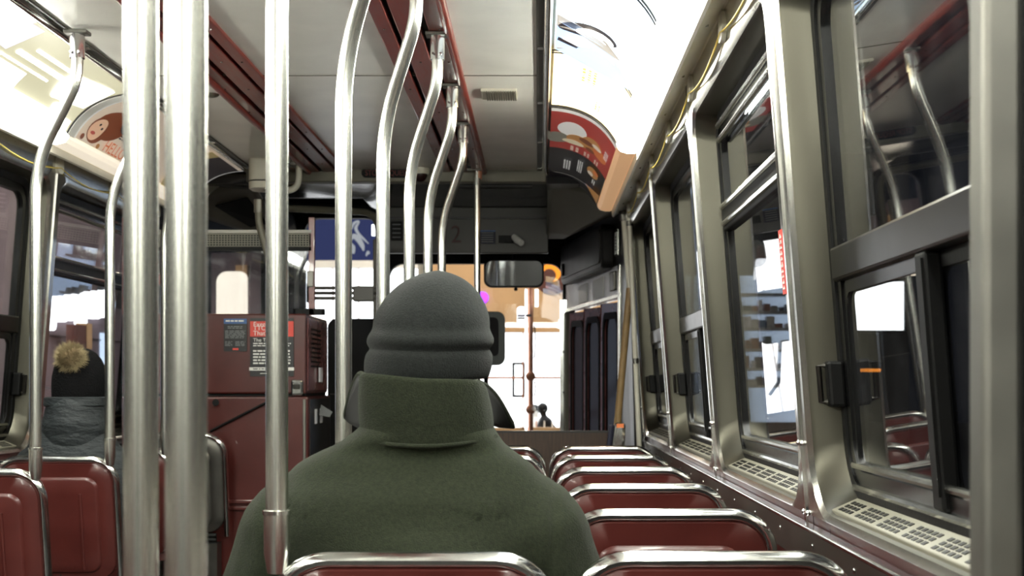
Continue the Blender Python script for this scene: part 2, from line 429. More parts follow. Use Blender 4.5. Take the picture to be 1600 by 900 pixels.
for sd in (1, -1):                              # edge strips between ceiling and cove
    fx = (lambda x: x) if sd > 0 else (lambda x: C2-x)
    def bx(x0, x1, *r): return MB().box(min(fx(x0), fx(x1)), max(fx(x0), fx(x1)), *r)
    st = struct(bx(-.006, .018, YB, 6.95, ZC-.006, ZC+.02).build('trim_%d' % (1 if sd > 0 else 2), 'cab_grey'), 'dark edge strip beside the %s light cove' % ('right' if sd > 0 else 'left'))
    MB().tube([(fx(.03), YB, ZC-.006), (fx(.03), 6.95, ZC-.006)], .014, 10).build('bead', 'chrome', st, smooth=True)
    for y in (1.9, 2.7, 3.5, 4.35, 5.2, 6.05, 6.8): bx(-.002, .016, y, y+.03, ZC-.011, ZC-.004).build('clip', 'steel', st)
vent = thing('ceiling_vent', 'small slatted cream vent on the ceiling beside the red channel', 'vent', (-.145, 5.08, ZC))
MB().box(-.215, -.08, 5.0, 5.15, ZC-.012, ZC).build('body', 'cream', vent, bevel=.003)
for i in range(13): MB().box(-.195+i*.009, -.191+i*.009, 4.997, 5.145, ZC-.016, ZC-.011).build('fin', 'cream_dull', vent)
dm = tag(MB().ball((-1.24, 5.1, ZC), .03, 16, 8, (1, 1, .45)).build('dome_fitting', 'cream_dull', smooth=True), 'little round fitting on the ceiling left of the left red channel', 'fitting')

# ---- coves: advertisements, light diffusers, fascia
def bez(t):
    a, b, c = (.045, 2.213), (.235, 2.206), (.312, 2.058)
    return ((1-t)**2*a[0]+2*t*(1-t)*b[0]+t*t*c[0], (1-t)**2*a[1]+2*t*(1-t)*b[1]+t*t*c[1])
def cove(side):
    def f(y, t, off=0.):
        x, z = bez(t); e = .01; x2, z2 = bez(min(1, t+e)); x1, z1 = bez(max(0, t-e))
        nx, nz = (z2-z1), -(x2-x1); l = math.hypot(nx, nz); nx /= l; nz /= l      # towards the cabin
        x += nx*off; z += nz*off
        return (x if side > 0 else C2-x, y, z)
    return f
def cove_sheet(side, y0, y1, t0, t1, off, n=12, thick=.0015):
    f = cove(side); mb = MB(); k = max(2, int(n*(t1-t0))+1)
    rings = []
    for y in (y0, y1):
        lo = [f(y, t0+(t1-t0)*i/k, off) for i in range(k+1)]; hi = [f(y, t0+(t1-t0)*i/k, off-thick) for i in range(k, -1, -1)]
        rings.append(lo+hi)
    return mb.loft(rings)
def cove_poly(side, pts, off):                 # a printed polygon given in (y, t)
    f = cove(side); mb = MB(); cy = sum(p[0] for p in pts)/len(pts); ct = sum(p[1] for p in pts)/len(pts)
    R_ = 4; n = len(pts); vs = [f(cy, ct, off)]; fs = []
    for r in range(1, R_+1):
        for (y, t) in pts: vs.append(f(cy+(y-cy)*r/R_, ct+(t-ct)*r/R_, off))
    for j in range(n):
        k = (j+1) % n; fs.append((0, 1+j, 1+k))
        for r in range(R_-1): fs.append((1+r*n+j, 1+(r+1)*n+j, 1+(r+1)*n+k, 1+r*n+k))
    return mb.add(vs, fs)
def ell(cy, ct, ry, rt, n=24, rot=0.):
    out = []
    for i in range(n):
        a = 2*PI*i/n; p, q = math.cos(a), math.sin(a)
        out.append((cy+ry*(p*math.cos(rot)-q*math.sin(rot)), ct+rt*(p*math.sin(rot)+q*math.cos(rot))))
    return out
def cove_text(side, body, size, y, t, off, along=1, m='ink_white', parent=None, name='lettering'):
    f = cove(side); tm = text2d(body, size); L = .37
    # text reads along the car; its up direction points towards the ceiling
    sy = -1 if side > 0 else 1
    sy *= along
    tm.mapped(lambda u, v, w: f(y+sy*u, t-v/L, off)); return tm.build(name, m, parent)
def ad(side, y0, y1, label, bgm, prints=(), frame='ink_black'):
    f = cove(side)
    root = thing('advertisement', label, 'advertisement', f((y0+y1)/2, 1., 0))
    cove_sheet(side, y0, y1, 0.02, 1., .002).build('card', bgm, root, smooth=60)
    i = 0
    for p in prints:
        i += 1; off = .003+i*.0004
        if p[0] == 'r': cove_sheet(side, p[1], p[2], p[3], p[4], off, thick=.0003).build('print', p[5], root, smooth=60)
        elif p[0] == 'e': cove_poly(side, ell(*p[1:5], rot=p[6] if len(p) > 6 else 0), off).build('print', p[5], root, smooth=60)
        elif p[0] == 'p': cove_poly(side, p[1], off).build('print', p[2], root, smooth=60)
        elif p[0] == 't': cove_text(side, p[1], p[2], p[3], p[4], off+.001, p[6] if len(p) > 6 else 1, p[5], root)
        elif p[0] == 'l':                       # rows of tiny illegible print
            mb = MB(); rnd = random.Random(i)
            _, ya, yb, ta, tb, rows, m = p
            for r in range(rows):
                t = ta+(tb-ta)*(r+.2)/rows; y = ya
                while y < yb:
                    w = rnd.uniform(.012, .035); q = cove_poly(side, [(y, t), (min(yb, y+w), t), (min(yb, y+w), t+(tb-ta)/rows*.55), (y, t+(tb-ta)/rows*.55)], off); mb.add(q.v, q.f); y += w+.008
            mb.build('fine_print', m, root)
    for y in (y0, y1): cove_sheet(side, y-.008, y+.008, 0., 1., .008).build('edge_strip', frame, root, smooth=60)
    return root
# right cove
ad(1, 5.27, 7.06, 'curved black and red food advertisement at the front end of the right cove', 'ink_black', [
    ('r', 5.36, 6.17, .02, 1., 'ink_red'), ('r', 5.275, 5.355, .02, 1., 'ink_white'),
    ('e', 5.68, .30, .16, .20, 'ink_white'), ('e', 5.90, .10, .12, .16, 'ink_olive'), ('e', 5.86, .42, .11, .2, 'ink_food', .4), ('e', 5.80, .62, .15, .18, 'ink_food', -.3), ('e', 5.86, .78, .10, .14, 'ink_orange', .5),
    ('e', 5.80, .52, .05, .12, 'ink_hair', .7), ('e', 5.93, .33, .05, .16, 'ink_cream', .2), ('e', 5.76, .7, .04, .09, 'ink_tanbg', -.6), ('e', 5.92, .6, .04, .08, 'ink_hair', .2),
    ('l', 6.02, 6.13, .28, .44, 2, 'ink_tanbg'), ('l', 6.02, 6.12, .5, .62, 2, 'ink_tanbg'), ('l', 6.02, 6.12, .7, .8, 2, 'ink_tanbg'), ('l', 5.62, 5.8, .85, .93, 4, 'ink_white'),
    ('l', 6.42, 6.68, .22, .34, 3, 'ink_white'), ('l', 6.3, 6.62, .44, .54, 3, 'ink_white'), ('e', 6.36, .74, .12, .12, 'ink_food', .3), ('e', 6.42, .70, .05, .06, 'ink_tanbg'), ('e', 6.3, .8, .05, .06, 'ink_orange'),
    ('l', 6.5, 6.62, .76, .84, 2, 'ink_white'), ('r', 6.82, 6.835, .1, .62, 'ink_grey'), ('p', [(6.78, .66), (6.66, 1.), (6.95, 1.)], 'ink_food'), ('p', [(6.8, .62), (6.75, .8), (6.86, .8)], 'ink_lav')])
ad(1, 4.40, 5.24, 'backlit cream advertisement with faint gold lettering on the right cove', 'lit_cream', [
    ('r', 4.45, 5.0, .5, 1., 'lit_white'), ('l', 4.55, 4.75, .30, .5, 3, 'lit_gold'), ('e', 5.08, .25, .06, .10, 'lit_white'), ('e', 5.12, .45, .04, .08, 'lit_white'), ('l', 4.95, 5.1, .52, .62, 2, 'lit_gold')])
ad(1, 3.50, 4.37, 'backlit blue and white advertisement with a dark oval shape on the right cove', 'lit_pale', [
    ('r', 3.52, 3.82, .05, .2, 'lit_pink'), ('p', [(4.02, .03), (4.18, .6), (4.36, .95), (4.36, .02)], 'lit_blue'), ('p', [(3.95, .03), (4.1, .5), (4.2, .75), (4.12, .2), (4.08, .03)], 'lit_grey'), ('e', 4.08, .34, .075, .30, 'lit_dark', .55),
    ('e', 4.10, .40, .05, .2, 'lit_white', .5), ('e', 4.24, .22, .05, .14, 'lit_white'), ('e', 4.30, .5, .05, .16, 'lit_white'), ('p', [(4.2, .05), (4.3, .3), (4.33, .3), (4.24, .04)], 'lit_dark'), ('r', 4.33, 4.35, .04, .6, 'lit_grey')])
ad(1, 2.6, 3.47, 'backlit pale blue advertisement at the top edge of the photo, right cove', 'lit_pale', [('r', 2.7, 3.2, .2, .8, 'lit_white')])
ad(1, .86, 2.57, 'backlit white advertisement on the right cove above the nearest window', 'lit_white')
ad(1, -3.3, .83, 'long backlit white panel of the right cove behind the viewer', 'lit_white')
# left cove
ad(-1, 5.11, 6.85, 'beige advertisement with a portrait and orange lettering on the left cove', 'ink_tanbg', [
    ('e', 5.36, .60, .16, .26, 'ink_hair', .5), ('e', 5.28, .74, .10, .22, 'ink_hair', .3), ('e', 5.26, .76, .070, .17, 'ink_skin', .3), ('e', 5.255, .69, .010, .02, 'ink_dark'), ('e', 5.295, .73, .010, .02, 'ink_dark'), ('e', 5.245, .83, .024, .024, 'ink_lip', .3), ('e', 5.50, .45, .10, .2, 'ink_dark', .4),
    ('t', 'HELLO', .085, 5.42, .97, 'ink_orange'), ('l', 5.5, 5.75, .66, .74, 2, 'ink_dark'), ('r', 5.19, 5.42, .16, .28, 'ink_white'), ('l', 5.22, 5.4, .17, .27, 1, 'ink_dark'), ('e', 5.17, .93, .018, .04, 'ink_hair'), ('e', 5.36, .95, .018, .035, 'ink_food'),
    ('r', 6.28, 6.42, .05, 1., 'ink_gold'), ('r', 6.42, 6.84, .05, 1., 'ink_dark'), ('p', [(6.5, .4), (6.62, .9), (6.74, .6)], 'ink_food')], 'ink_white')
ad(-1, 3.28, 5.03, 'backlit olive and lavender advertisement with white lettering blocks on the left cove', 'lit_olive', [
    ('r', 3.3, 4.05, .02, 1., 'lit_white'), ('p', [(3.8, .1), (4.15, .05), (4.2, .5), (3.9, .45)], 'lit_lav'), ('p', [(3.6, .2), (4.0, .3), (3.95, .6), (3.5, .5)], 'lit_lav'), ('r', 4.0, 4.45, .62, 1., 'lit_white'),
    ('l', 4.32, 4.62, .26, .34, 1, 'lit_white'), ('l', 4.26, 4.66, .38, .5, 1, 'lit_white'), ('l', 4.2, 4.6, .54, .59, 1, 'lit_white'), ('p', [(4.66, .3), (4.98, .18), (5.0, .62), (4.72, .7)], 'lit_white'), ('p', [(4.74, .4), (4.9, .3), (4.92, .4), (4.76, .55)], 'lit_lav'), ('e', 4.82, .78, .03, .06, 'lit_white'), ('e', 4.85, .92, .03, .05, 'lit_white'), ('r', 4.3, 5.0, .84, 1., 'lit_white')])
cove_t = struct(cove_sheet(-1, 5.035, 5.10, 0., 1., .010, thick=.006).build('trim_3', 'white_plain', smooth=60), 'white curved strip between two left cove advertisements')
ad(-1, 1.5, 3.25, 'backlit pale advertisement with a dark curved edge at the upper left corner', 'lit_white', [('p', [(3.0, .1), (3.2, .1), (3.2, .5), (2.9, .4)], 'lit_lav')])
ad(-1, -3.3, 1.47, 'long backlit white panel of the left cove behind the viewer', 'lit_white')
# diffusers
def diffuser(side, y0, y1, label, m, grp):
    fx = (lambda x: x) if side > 0 else (lambda x: C2-x)
    pr = [(.308, 2.062), (.311, 2.045), (.324, 2.031), (.350, 2.024), (.376, 2.024), (.388, 2.032), (.388, 2.045), (.350, 2.056), (.322, 2.068)]
    mb = MB().loft([[(fx(x), y, z) for x, z in pr] for y in (y0, y1)])
    root = thing('light_diffuser', label, 'light', (fx(.35), (y0+y1)/2, 2.03), grp)
    mb.build('lens', m, root, smooth=30)
    for y in (y0, y1): MB().loft([[(fx(x), yy, z-.001) for x, z in pr] for yy in (y-.004, y+.004)]).build('end_cap', 'cream', root)
for side, w, ye in ((1, 'right', 5.27), (-1, 'left', 5.07)):
    L = (ye+3.3)/6
    for i in range(6):
        where = ('behind the viewer' if i < 3 else ['furthest from the front of those in view', 'in the middle of those in view', 'next to the dim front section'][i-3])
        diffuser(side, -3.3+L*i, -3.3+L*(i+1), 'glowing white fluorescent diffuser on the %s cove, %s' % (w, where), 'tube_lit', ('lit diffusers behind the viewer, %s' % w) if i < 3 else None)
    diffuser(side, ye, 7.04 if side > 0 else 6.85, ('faintly glowing peach coloured diffuser at the front of the right cove' if side > 0 else 'dim cream diffuser at the front of the left cove'), 'peach' if side > 0 else 'dim_lens', None)
for side, k in ((1, 4), (-1, 5)):
    fx = (lambda x: x) if side > 0 else (lambda x: C2-x)
    w = 'right' if side > 0 else 'left'
    pr = [(.384, 2.030), (.388, 2.000), (.396, 1.996), (.447, 2.034), (.470, 2.034), (.470, 2.05), (.44, 2.05), (.395, 2.034)]
    tr = struct(MB().loft([[(fx(x), y, z) for x, z in pr] for y in (YB, 7.06)]).build('trim_%d' % k, 'cream', smooth=25), 'cream fascia rail below the %s light cove' % w)
    sc = MB(); y = 1.7
    while y < 7: sc.ball((fx(.42), y, 2.014), .005, 6, 4); y += .55
    sc.build('screw_set', 'chrome', tr, smooth=True)
    # cove backing above the advertisements
    MB().loft([[(fx(x), y, z) for x, z in ((.03, 2.225), (.24, 2.22), (.33, 2.07), (.44, 2.045), (.60, 2.045), (.60, 2.25), (.03, 2.25))] for y in (YB, 7.06)]).build('cove_box', 'cream_dull', tr)
    # bell cord and its hangers
    cd = []; hy = [.54+.69*i for i in range(-4, 10)]
    zc, xc = 2.005, .447
    root = thing('bell_cord', 'yellow bell cord sagging between cream hangers above the %s windows' % w, 'cord', (fx(xc), 3, zc))
    for a, b in zip(hy[:-1], hy[1:]):
        for j in range(8):
            t = j/8; cd.append((fx(xc), a+(b-a)*t, zc-.022-.03*4*t*(1-t)))
    cd.append((fx(xc), hy[-1], zc-.022))
    MB().tube(cd, .0027, 6).build('cord', 'yellow', root, smooth=True)
    for y in hy:
        h = slab(-.035, .035, -.04, .035, .025, 0, .012)
        h.mapped(lambda u, v, ww: (fx(.452+.006-ww), y+u, 2.0+v)); h.build('hanger', 'cream', root, smooth=30)
# ---- front bulkhead strip, cab ceiling, headers
bh = sroot('trim_6', 'pale bulkhead strip across the front end of the ceiling', (-.73, 6.95, 2.16))
MB().box(-1.50, .04, 6.90, 6.98, 2.158, 2.235).build('strip', 'cream_dull', bh, bevel=.006)
MB().box(-1.50, .04, 6.895, 6.90, 2.214, 2.222).build('lip', 'cream_dull', bh)
cc = struct(MB().box(-.98, .5, 6.98, 9.5, 2.16, 2.2).build('trim_7', 'cab_ceil'), 'dark glossy lowered ceiling over the operator cab')
MB().box(-1.95, -.98, 6.98, 7.5, 2.16, 2.2).build('rear_section', 'cab_ceil', cc)
MB().box(-1.95, -.98, 7.5, 7.54, 2.16, 2.46).build('riser', 'cab_dark', cc)
MB().box(-1.02, -.98, 7.54, 9.5, 2.2, 2.46).build('side_riser', 'cab_dark', cc)
MB().box(-1.95, -.98, 7.5, 9.5, 2.44, 2.48).build('raised_section', 'cab_ceil', cc)
hd = sroot('wall_front', 'dark header and front wall around the windshield', (-.73, 7.95, 1.9))
MB().box(-.93, .06, 7.90, 7.96, 1.89, 2.16).build('header_panel', 'cab_grey', hd, bevel=.004)
MB().box(-.93, .06, 7.885, 7.90, 2.09, 2.10).build('header_ledge', 'cab_dark', hd)
MB().box(-1.06, .22, 9.33, 9.42, 1.965, 2.46).build('top_beam', 'black', hd)
MB().box(-1.75, -1.06, 9.33, 9.42, 2.28, 2.46).build('top_beam', 'black', hd)
MB().box(-1.75, .22, 9.33, 9.42, 0, .62).build('dash_wall', 'black', hd)
MB().box(-1.72, .16, 9.0, 9.33, .58, .66).build('dashboard', 'cab_dark', hd, bevel=.02)
vs = thing('vent_slot', 'long black vent slot in the cab ceiling behind the bulkhead strip', 'vent', (-.2, 7.06, 2.158))
MB().box(-.43, -.03, 6.99, 7.14, 2.154, 2.162).build('slot', 'black', vs)
for i in range(3): MB().box(-.43, -.03, 7.015+i*.045, 7.02+i*.045, 2.150, 2.156).build('fin', 'cab_dark', vs)
# cab-end fairings (curved dark corner panels after the coves)
def xtap(Y): return .53-.148*max(0, Y-7.0)
for side, k in ((1, 8), (-1, 9)):
    fx = (lambda x: x) if side > 0 else (lambda x: C2-x)
    rings = []
    for i in range(9):
        t = i/8; y = 7.07+.9*t; xi = .05; xo = .48-.33*t; zi = 2.19-.21*t; zo = 2.05-.07*t
        rings.append([(fx(xi+(xo-xi)*q), y, zi+(zo-zi)*q**2.2) for q in [j/10 for j in range(11)]])
    mb = MB(); mb.loft(rings, cap=False, closed=False)
    o = struct(mb.build('trim_%d' % k, 'fairing', smooth=True), 'dark curved corner fairing after the %s cove' % ('right' if side > 0 else 'left'))
    s_ = o.modifiers.new('solid', 'SOLIDIFY'); s_.thickness = .02; s_.offset = 1
    MB().loft([[(fx(x), y, z) for x, z in [(a, b-.004) for a, b in [bez(t/10) for t in range(11)]]+[(.388, 2.02), (.47, 2.03), (.47, 2.06), (.33, 2.085), (.24, 2.225), (.04, 2.23)]] for y in (7.055, 7.075)]).build('end_plate', 'cream_dull', o)
    if side < 0:
        (lambda P: MB().hexa([P(.25, .2, -.006), P(.25, .7, -.006), P(.7, .7, -.006), P(.7, .2, -.006), P(.25, .2, .002), P(.25, .7, .002), P(.7, .7, .002), P(.7, .2, .002)]))(
            lambda t, q, dz: (fx(.05+(.43-.33*t)*q), 7.07+.9*t, (2.19-.21*t)+((2.05-.07*t)-(2.19-.21*t))*q**2.2+dz)).build('hatch', 'black', o)

# ---- tapered front side walls with door (right) and cab window (left)
A_, B_ = Vector((.468, 7.62, 0)), Vector((.19, 9.32, 0)); dirv = (B_-A_).normalized(); nout = Vector((dirv.y, -dirv.x, 0))
TL = (B_-A_).length
def T(u, v, w): p = A_+dirv*u+nout*w; return (p.x, p.y, v)        # u along door towards the front, v up, w outward
tw = sroot('wall_right_front', 'tapered right front wall over the folding door', A_)
MB().box(-.03, TL, 1.80, 2.17, 0, .05).mapped(T).build('upper_panel', 'cab_dark', tw)
MB().box(-.03, TL, 1.635, 1.80, 0, .05).mapped(T).build('white_panel', 'white_panel', tw)
MB().box(-.03, TL, 1.612, 1.636, -.012, .05).mapped(T).build('door_rail', 'steel', tw, bevel=.004)
MB().box(TL-.10, TL, -.3, 1.612, -.02, .05).mapped(T).build('door_post', 'cream_dull', tw, bevel=.006)
sc = MB()
for z in (.5, .78, 1.06, 1.34): sc.ball(T(TL-.05, z, -.021), .008, 8, 5)
sc.build('screw_set', 'black', tw, smooth=True)
MB().box(-.012, .03, -.3, 1.80, -.012, .05).mapped(T).build('rear_jamb', 'steel', tw, bevel=.004)
MB().hexa([(.52, 7.0, 0), (.468, 7.61, 0), (.53, 7.61, 0), (.60, 7.0, 0), (.47, 7.0, 2.05), (.468, 7.61, 2.1), (.53, 7.61, 2.1), (.55, 7.0, 2.05)]).build('quarter_panel', 'cab_dark', tw)
for (u, w_) in ((.45, .30), (.95, .26)): MB().box(u, u+w_, 1.645, 1.765, -.008, 0).mapped(T).build('notice_plate', 'white_plain', tw, bevel=.003)
MB().box(.10, .22, 1.66, 1.77, -.02, 0).mapped(T).build('keypad', 'brushed', tw, bevel=.005)
dr = sroot('door_1', 'dark maroon folding front door with tall rounded panes', (A_+B_)/2)
nl = 6; ul = (TL-.14)/nl
for i in range(nl):
    u0 = .035+ul*i; z0, z1 = (0, .075) if i % 2 == 0 else (.075, 0)
    def D(a, v, w, u0=u0, z0=z0, z1=z1): return T(u0+a*ul, v, z0+(z1-z0)*a+w)
    inn = rr(.18, .82, .25, 1.52, .10); ou = outer_of(inn, 0.02, .98, -.25, 1.605, .5, .9)
    sc_ = lambda L: L
    leaf = ringmb([(ou, 0), (inn, 0), (inn, .025), (ou, .025), (ou, 0)]).mapped(D).build('door_leaf', 'door_red', dr, smooth=30)
    slab(.17, .83, .24, 1.53, .10, .010, .016).mapped(D).build('pane', 'door_glass', leaf)
    L1 = rr(.15, .85, .21, 1.55, .12); L2 = rr(.19, .81, .26, 1.51, .10)
    ringmb([(L1, -.001), (L1, -.008), (L2, -.008), (L2, .004)]).mapped(D).build('gasket', 'rubber', leaf, smooth=30)
cb = thing('control_box', 'large dark metal box with rounded edges above the folding door', 'box', T(.75, 1.72, -.06))
bxm = slab(.16, 1.50, 1.79, 2.05, .05, -.075, 0).mapped(T).build('body', 'cab_dark', cb, smooth=30); bxm.modifiers.new('b', 'BEVEL').width = .012
slab(.20, 1.46, 1.825, 2.02, .04, -.082, -.074).mapped(T).build('cover', 'cab_grey', cb, smooth=30)
MB().box(1.34, 1.39, 1.84, 1.92, -.094, -.081).mapped(T).build('latch', 'black', cb, bevel=.003)
MB().box(1.355, 1.375, 1.89, 1.905, -.099, -.093).mapped(T).build('latch_pin', 'chrome', cb)
nt_ = thing('notice', 'small white notice in a steel holder beside the dark control box', 'sign', T(-.06, 1.85, -.02))
MB().box(.0, .075, 1.85, 2.0, -.018, -.006).mapped(T).build('holder', 'steel', nt_, bevel=.003)
MB().box(.006, .069, 1.86, 1.985, -.021, -.017).mapped(T).build('sheet', 'white_plain', nt_)
mb = MB()
for i in range(5): mb.box(.025+.004*(i % 2), .05, 1.88+.018*i, 1.888+.018*i, -.0225, -.0205)
mb.mapped(T).build('print', 'poster_black', nt_)
# left side of the cab
A2, B2 = Vector((-1.99, 7.0, 0)), Vector((-1.66, 9.32, 0)); d2 = (B2-A2).normalized(); n2 = Vector((-d2.y, d2.x, 0)); TL2 = (B2-A2).length
def T2(u, v, w): p = A2+d2*u+n2*w; return (p.x, p.y, v)
lw = sroot('wall_left_front', 'tapered left front wall of the cab', A2)
MB().box(0, TL2, -.1, 1.0, 0, .05).mapped(T2).build('lower_panel', 'cab_dark', lw)
MB().box(0, TL2, 1.96, 2.46, 0, .05).mapped(T2).build('upper_panel', 'cab_dark', lw)
for u in (0, 1.72, TL2-.1): MB().box(u, u+.1, 1.0, 1.96, 0, .05).mapped(T2).build('post', 'rubber', lw)
for a, b in ((.1, 1.72), (1.82, TL2-.1)): MB().box(a, b, 1.0, 1.96, .02, .026).mapped(T2).build('pane', 'shield_glass', lw)
# windshield
ws = sroot('window_90', 'wide windshield at the front of the tram', (-.73, 9.36, .62)); ws.name = 'window_15'
Fm = lambda u, v, w: (u, 9.36+w, v)
for (a, b, zt_) in ((-1.035, .17, 1.955), (-1.62, -1.10, 2.27)):
    inn = rr(a, b, .66, zt_, .10); ou = outer_of(inn, a-.035 if a > -1.2 else a-.14, b+.07 if b > 0 else b+.03, .60, zt_+.06, (a+b)/2, 1.3)
    ringmb([(ou, -.04), (inn, -.04), (inn, .03), (ou, .03), (ou, -.04)]).mapped(Fm).build('window_frame', 'rubber', ws, smooth=30)
    slab(a-.01, b+.01, .65, zt_+.01, .10, 0, .006).mapped(Fm).build('pane', 'shield_glass', ws)
MB().box(.150, .20, .60, 1.70, 9.28, 9.285).mapped(lambda x, z, y: (x, y+.005, z)).build('bright_edge', 'chrome', ws)

# ================================================================== seats
def seat(name, steel=False):
    root = bpy.data.objects.new(name, None); COL.objects.link(root)
    hw, ztop, zbot = .2325, .863, .40; lean = .16
    LY = lambda z: (ztop-z)*lean
    shell = 'brushed' if steel else 'red_shell'
    # chrome hoop
    path = []; r = .085; x = hw-.016; zt = ztop-.017
    path += [(-x, zbot-.02+.04*i) for i in range(10)]
    path += [(-x+r-r*math.cos(a), zt-r+r*math.sin(a)) for a in [PI/2*i/8 for i in range(9)]]
    path += [(x-r+r*math.sin(a), zt-r+r*math.cos(a)) for a in [PI/2*i/8 for i in range(9)]]
    path += [(x, zbot-.02+.04*i) for i in range(9, -1, -1)]
    rings = []
    for i, p in enumerate(path):
        a = path[max(0, i-1)]; b = path[min(len(path)-1, i+1)]; t = Vector((b[0]-a[0], b[1]-a[1])).normalized(); n = Vector((t.y, -t.x))
        ring = []
        for k in range(12):
            an = 2*PI*k/12; e = math.cos(an)*.0135; g = math.sin(an)*.019
            q = Vector(p)+n*e; ring.append((q.x, LY(q.y)+g, q.y))
        rings.append(ring)
    MB().loft(rings).build('frame', 'chrome', root, smooth=40, local=True)
    # back shell with a raised field
    def loop(ins, d, r): return [(u, LY(v)+d, v) for u, v in rr(-hw+.026+ins, hw-.026-ins, zbot+ins*.5, ztop-.030-ins, r)]
    L = [loop(0, .012, .075), loop(0, -.008, .075), loop(.004, -.012, .072), loop(.052, -.010, .045), loop(.058, -.018, .04), loop(.064, -.020, .036), loop(.12, -.018, .02)]
    mb = MB(); mb.loft(L); mb.build('back_shell', shell, root, smooth=50, local=True)
    if steel:
        for (v0, v1) in ((.655, .79), (.47, .63)):
            ringmb(frame_loops(-.12, .12, v0, v1, .04, .012, -.028, -.018)).mapped(lambda u, v, w: (u, LY(v)+w, v)).build('back_rib', 'chrome', root, smooth=30, local=True)
    else:
        for xx in (-.09, .09):
            MB().tube([(xx, LY(.44)-.018, .44), (xx, LY(.72)-.019, .72)], .006, 8).build('back_rib', shell, root, smooth=True, local=True)
    slab(-hw+.04, hw-.04, zbot+.06, ztop-.05, .06, .012, .035).mapped(lambda u, v, w: (u, LY(v)+w, v)).build('back_pad', 'red_pad', root, smooth=35, local=True)
    if steel: return root
    slab(-hw+.02, hw-.02, .07, .47, .06, .375, .405).build('seat_pan', shell, root, smooth=35, local=True)
    cu = slab(-hw+.03, hw-.03, .085, .46, .06, .405, .445).build('cushion', 'red_pad', root, smooth=35, local=True)
    for sx in (-.17, .17):
        MB().tube([(sx, .12, .38), (sx, .12, .0)], .014, 8).build('leg', 'steel', root, smooth=True, local=True)
        MB().tube([(sx, .40, .38), (sx, .40, .0)], .014, 8).build('leg', 'steel', root, smooth=True, local=True)
    MB().box(-.19, .19, .11, .13, .19, .22).build('stretcher', 'steel', root, local=True)
    return root
ROWS = [1.38+.718*i for i in range(7)]
seat0 = seat('tram_seat'); first = True
nth = ['hidden under the frame edge', 'nearest', 'second nearest', 'third nearest', 'fourth nearest', 'fifth nearest', 'furthest']
for i, y in enumerate(ROWS):
    for xc, kind in ((-.1965, 'aisle'), (.2745, 'window')):
        s_ = seat0 if first else copy_tree(seat0); first = False
        s_.location = (xc, y, 0)
        if kind == 'aisle':
            lab = {0: 'red aisle seat with chrome hoop directly before the viewer, below the frame', 1: 'red chrome-framed seat right behind the person in the olive coat'}.get(i, 'red aisle seat %s ahead of the person in the olive coat' % ['', '', 'one row', 'two rows', 'three rows', 'four rows', 'five rows'][i])
        else:
            lab = {0: 'red window seat with chrome hoop directly before the viewer, below the frame'}.get(i, 'red chrome-framed seat beside the right windows, %s row in view' % nth[i])
        tag(s_, lab, 'seat', 'red seats along the right side')
for i, y in enumerate((4.16, 4.88, 5.60)):
    s_ = copy_tree(seat0); s_.location = (-1.755, y, 0)
    tag(s_, ['red single seat at the left edge, nearest of the left row', 'red single seat behind the passenger with the pompom hat', 'red single seat by the left wall, mostly hidden behind the thick poles'][i], 'seat', 'red single seats along the left side')
st_ = seat('steel_seat', True); st_.location = (-1.645, 6.10, .04)
tag(st_, 'steel-backed seat in front of the red cabinet, right of the thick poles', 'seat')
MB().box(-.18, .18, .03, .12, -.04, .35).build('pedestal', 'brushed', st_, local=True)
for z in (.345, .365, .385): MB().tube([(-.17, .06, z), (.17, .06, z)], .012, 8).build('spring', 'rubber', st_, smooth=True, local=True)

# ================================================================== stanchions
def smoothpath(pts, n=8):
    pts = [Vector(p) for p in pts]; out = [pts[0]]
    for i in range(1, len(pts)-1):
        a, b, c = pts[i-1], pts[i], pts[i+1]; r = min(.11, (b-a).length*.48, (c-b).length*.48)
        p0 = b+(a-b).normalized()*r; p2 = b+(c-b).normalized()*r
        for k in range(n+1): t = k/n; out.append(p0*(1-t)**2+b*2*t*(1-t)+p2*t*t)
    out.append(pts[-1]); return out
def stanchion(x, y, xt, yt, label, grp, z0=.845, rad=.0178):
    root = thing('stanchion', label, 'pole', (x, y, z0), grp)
    zt = ZC-.012
    path = smoothpath([(x, y, z0+.01), (x, y, 1.80), (xt, yt, 2.055), (xt, yt, zt-.04)])
    MB().tube(path, rad, 16).build('pole', 'pole', root, smooth=True)
    hs = .05 if y < 1.5 else .078
    MB().tube([(x, y, z0-.02), (x, y, z0+.012), (x, y, z0+hs), (x, y, z0+hs+.001)], [rad-.003, rad+.0025, rad+.0025, rad], 20).build('foot_sleeve', 'pole', root, smooth=40)
    MB().tube([(x, y, z0+hs-.006), (x, y, z0+hs)], rad+.0045, 20).build('foot_ring', 'chrome', root, smooth=40)
    cl = MB().tube([(xt, yt, zt-.085), (xt, yt, zt-.012)], rad+.005, 16).build('clamp', 'chrome', root, smooth=40)
    for q in (-1, 1): MB().tube([(xt+q*.012, yt-.028, zt-.07), (xt+q*.012, yt+.028, zt-.07)], .004, 6).build('bolt', 'chrome', cl, smooth=True)
    MB().box(xt-.036, xt+.036, yt-.025, yt+.025, zt-.012, zt).build('bracket', 'brushed', root, bevel=.003)
    return root
lab = ['thick out-of-focus steel pole, left of the two in the foreground', 'chrome pole rising from the seat of the person in the olive coat', 'bent chrome pole second in the aisle row, just left of the grey beanie',
       'bent chrome pole third in the aisle row, above the person in the beanie', 'bent chrome pole fourth in the aisle row', 'bent chrome pole fifth in the aisle row', 'bent chrome pole last and furthest in the aisle row']
for i, y in enumerate(ROWS):
    stanchion(-.408, y, -.312, y-.09, lab[i], 'stanchions along the aisle side of the right seats')
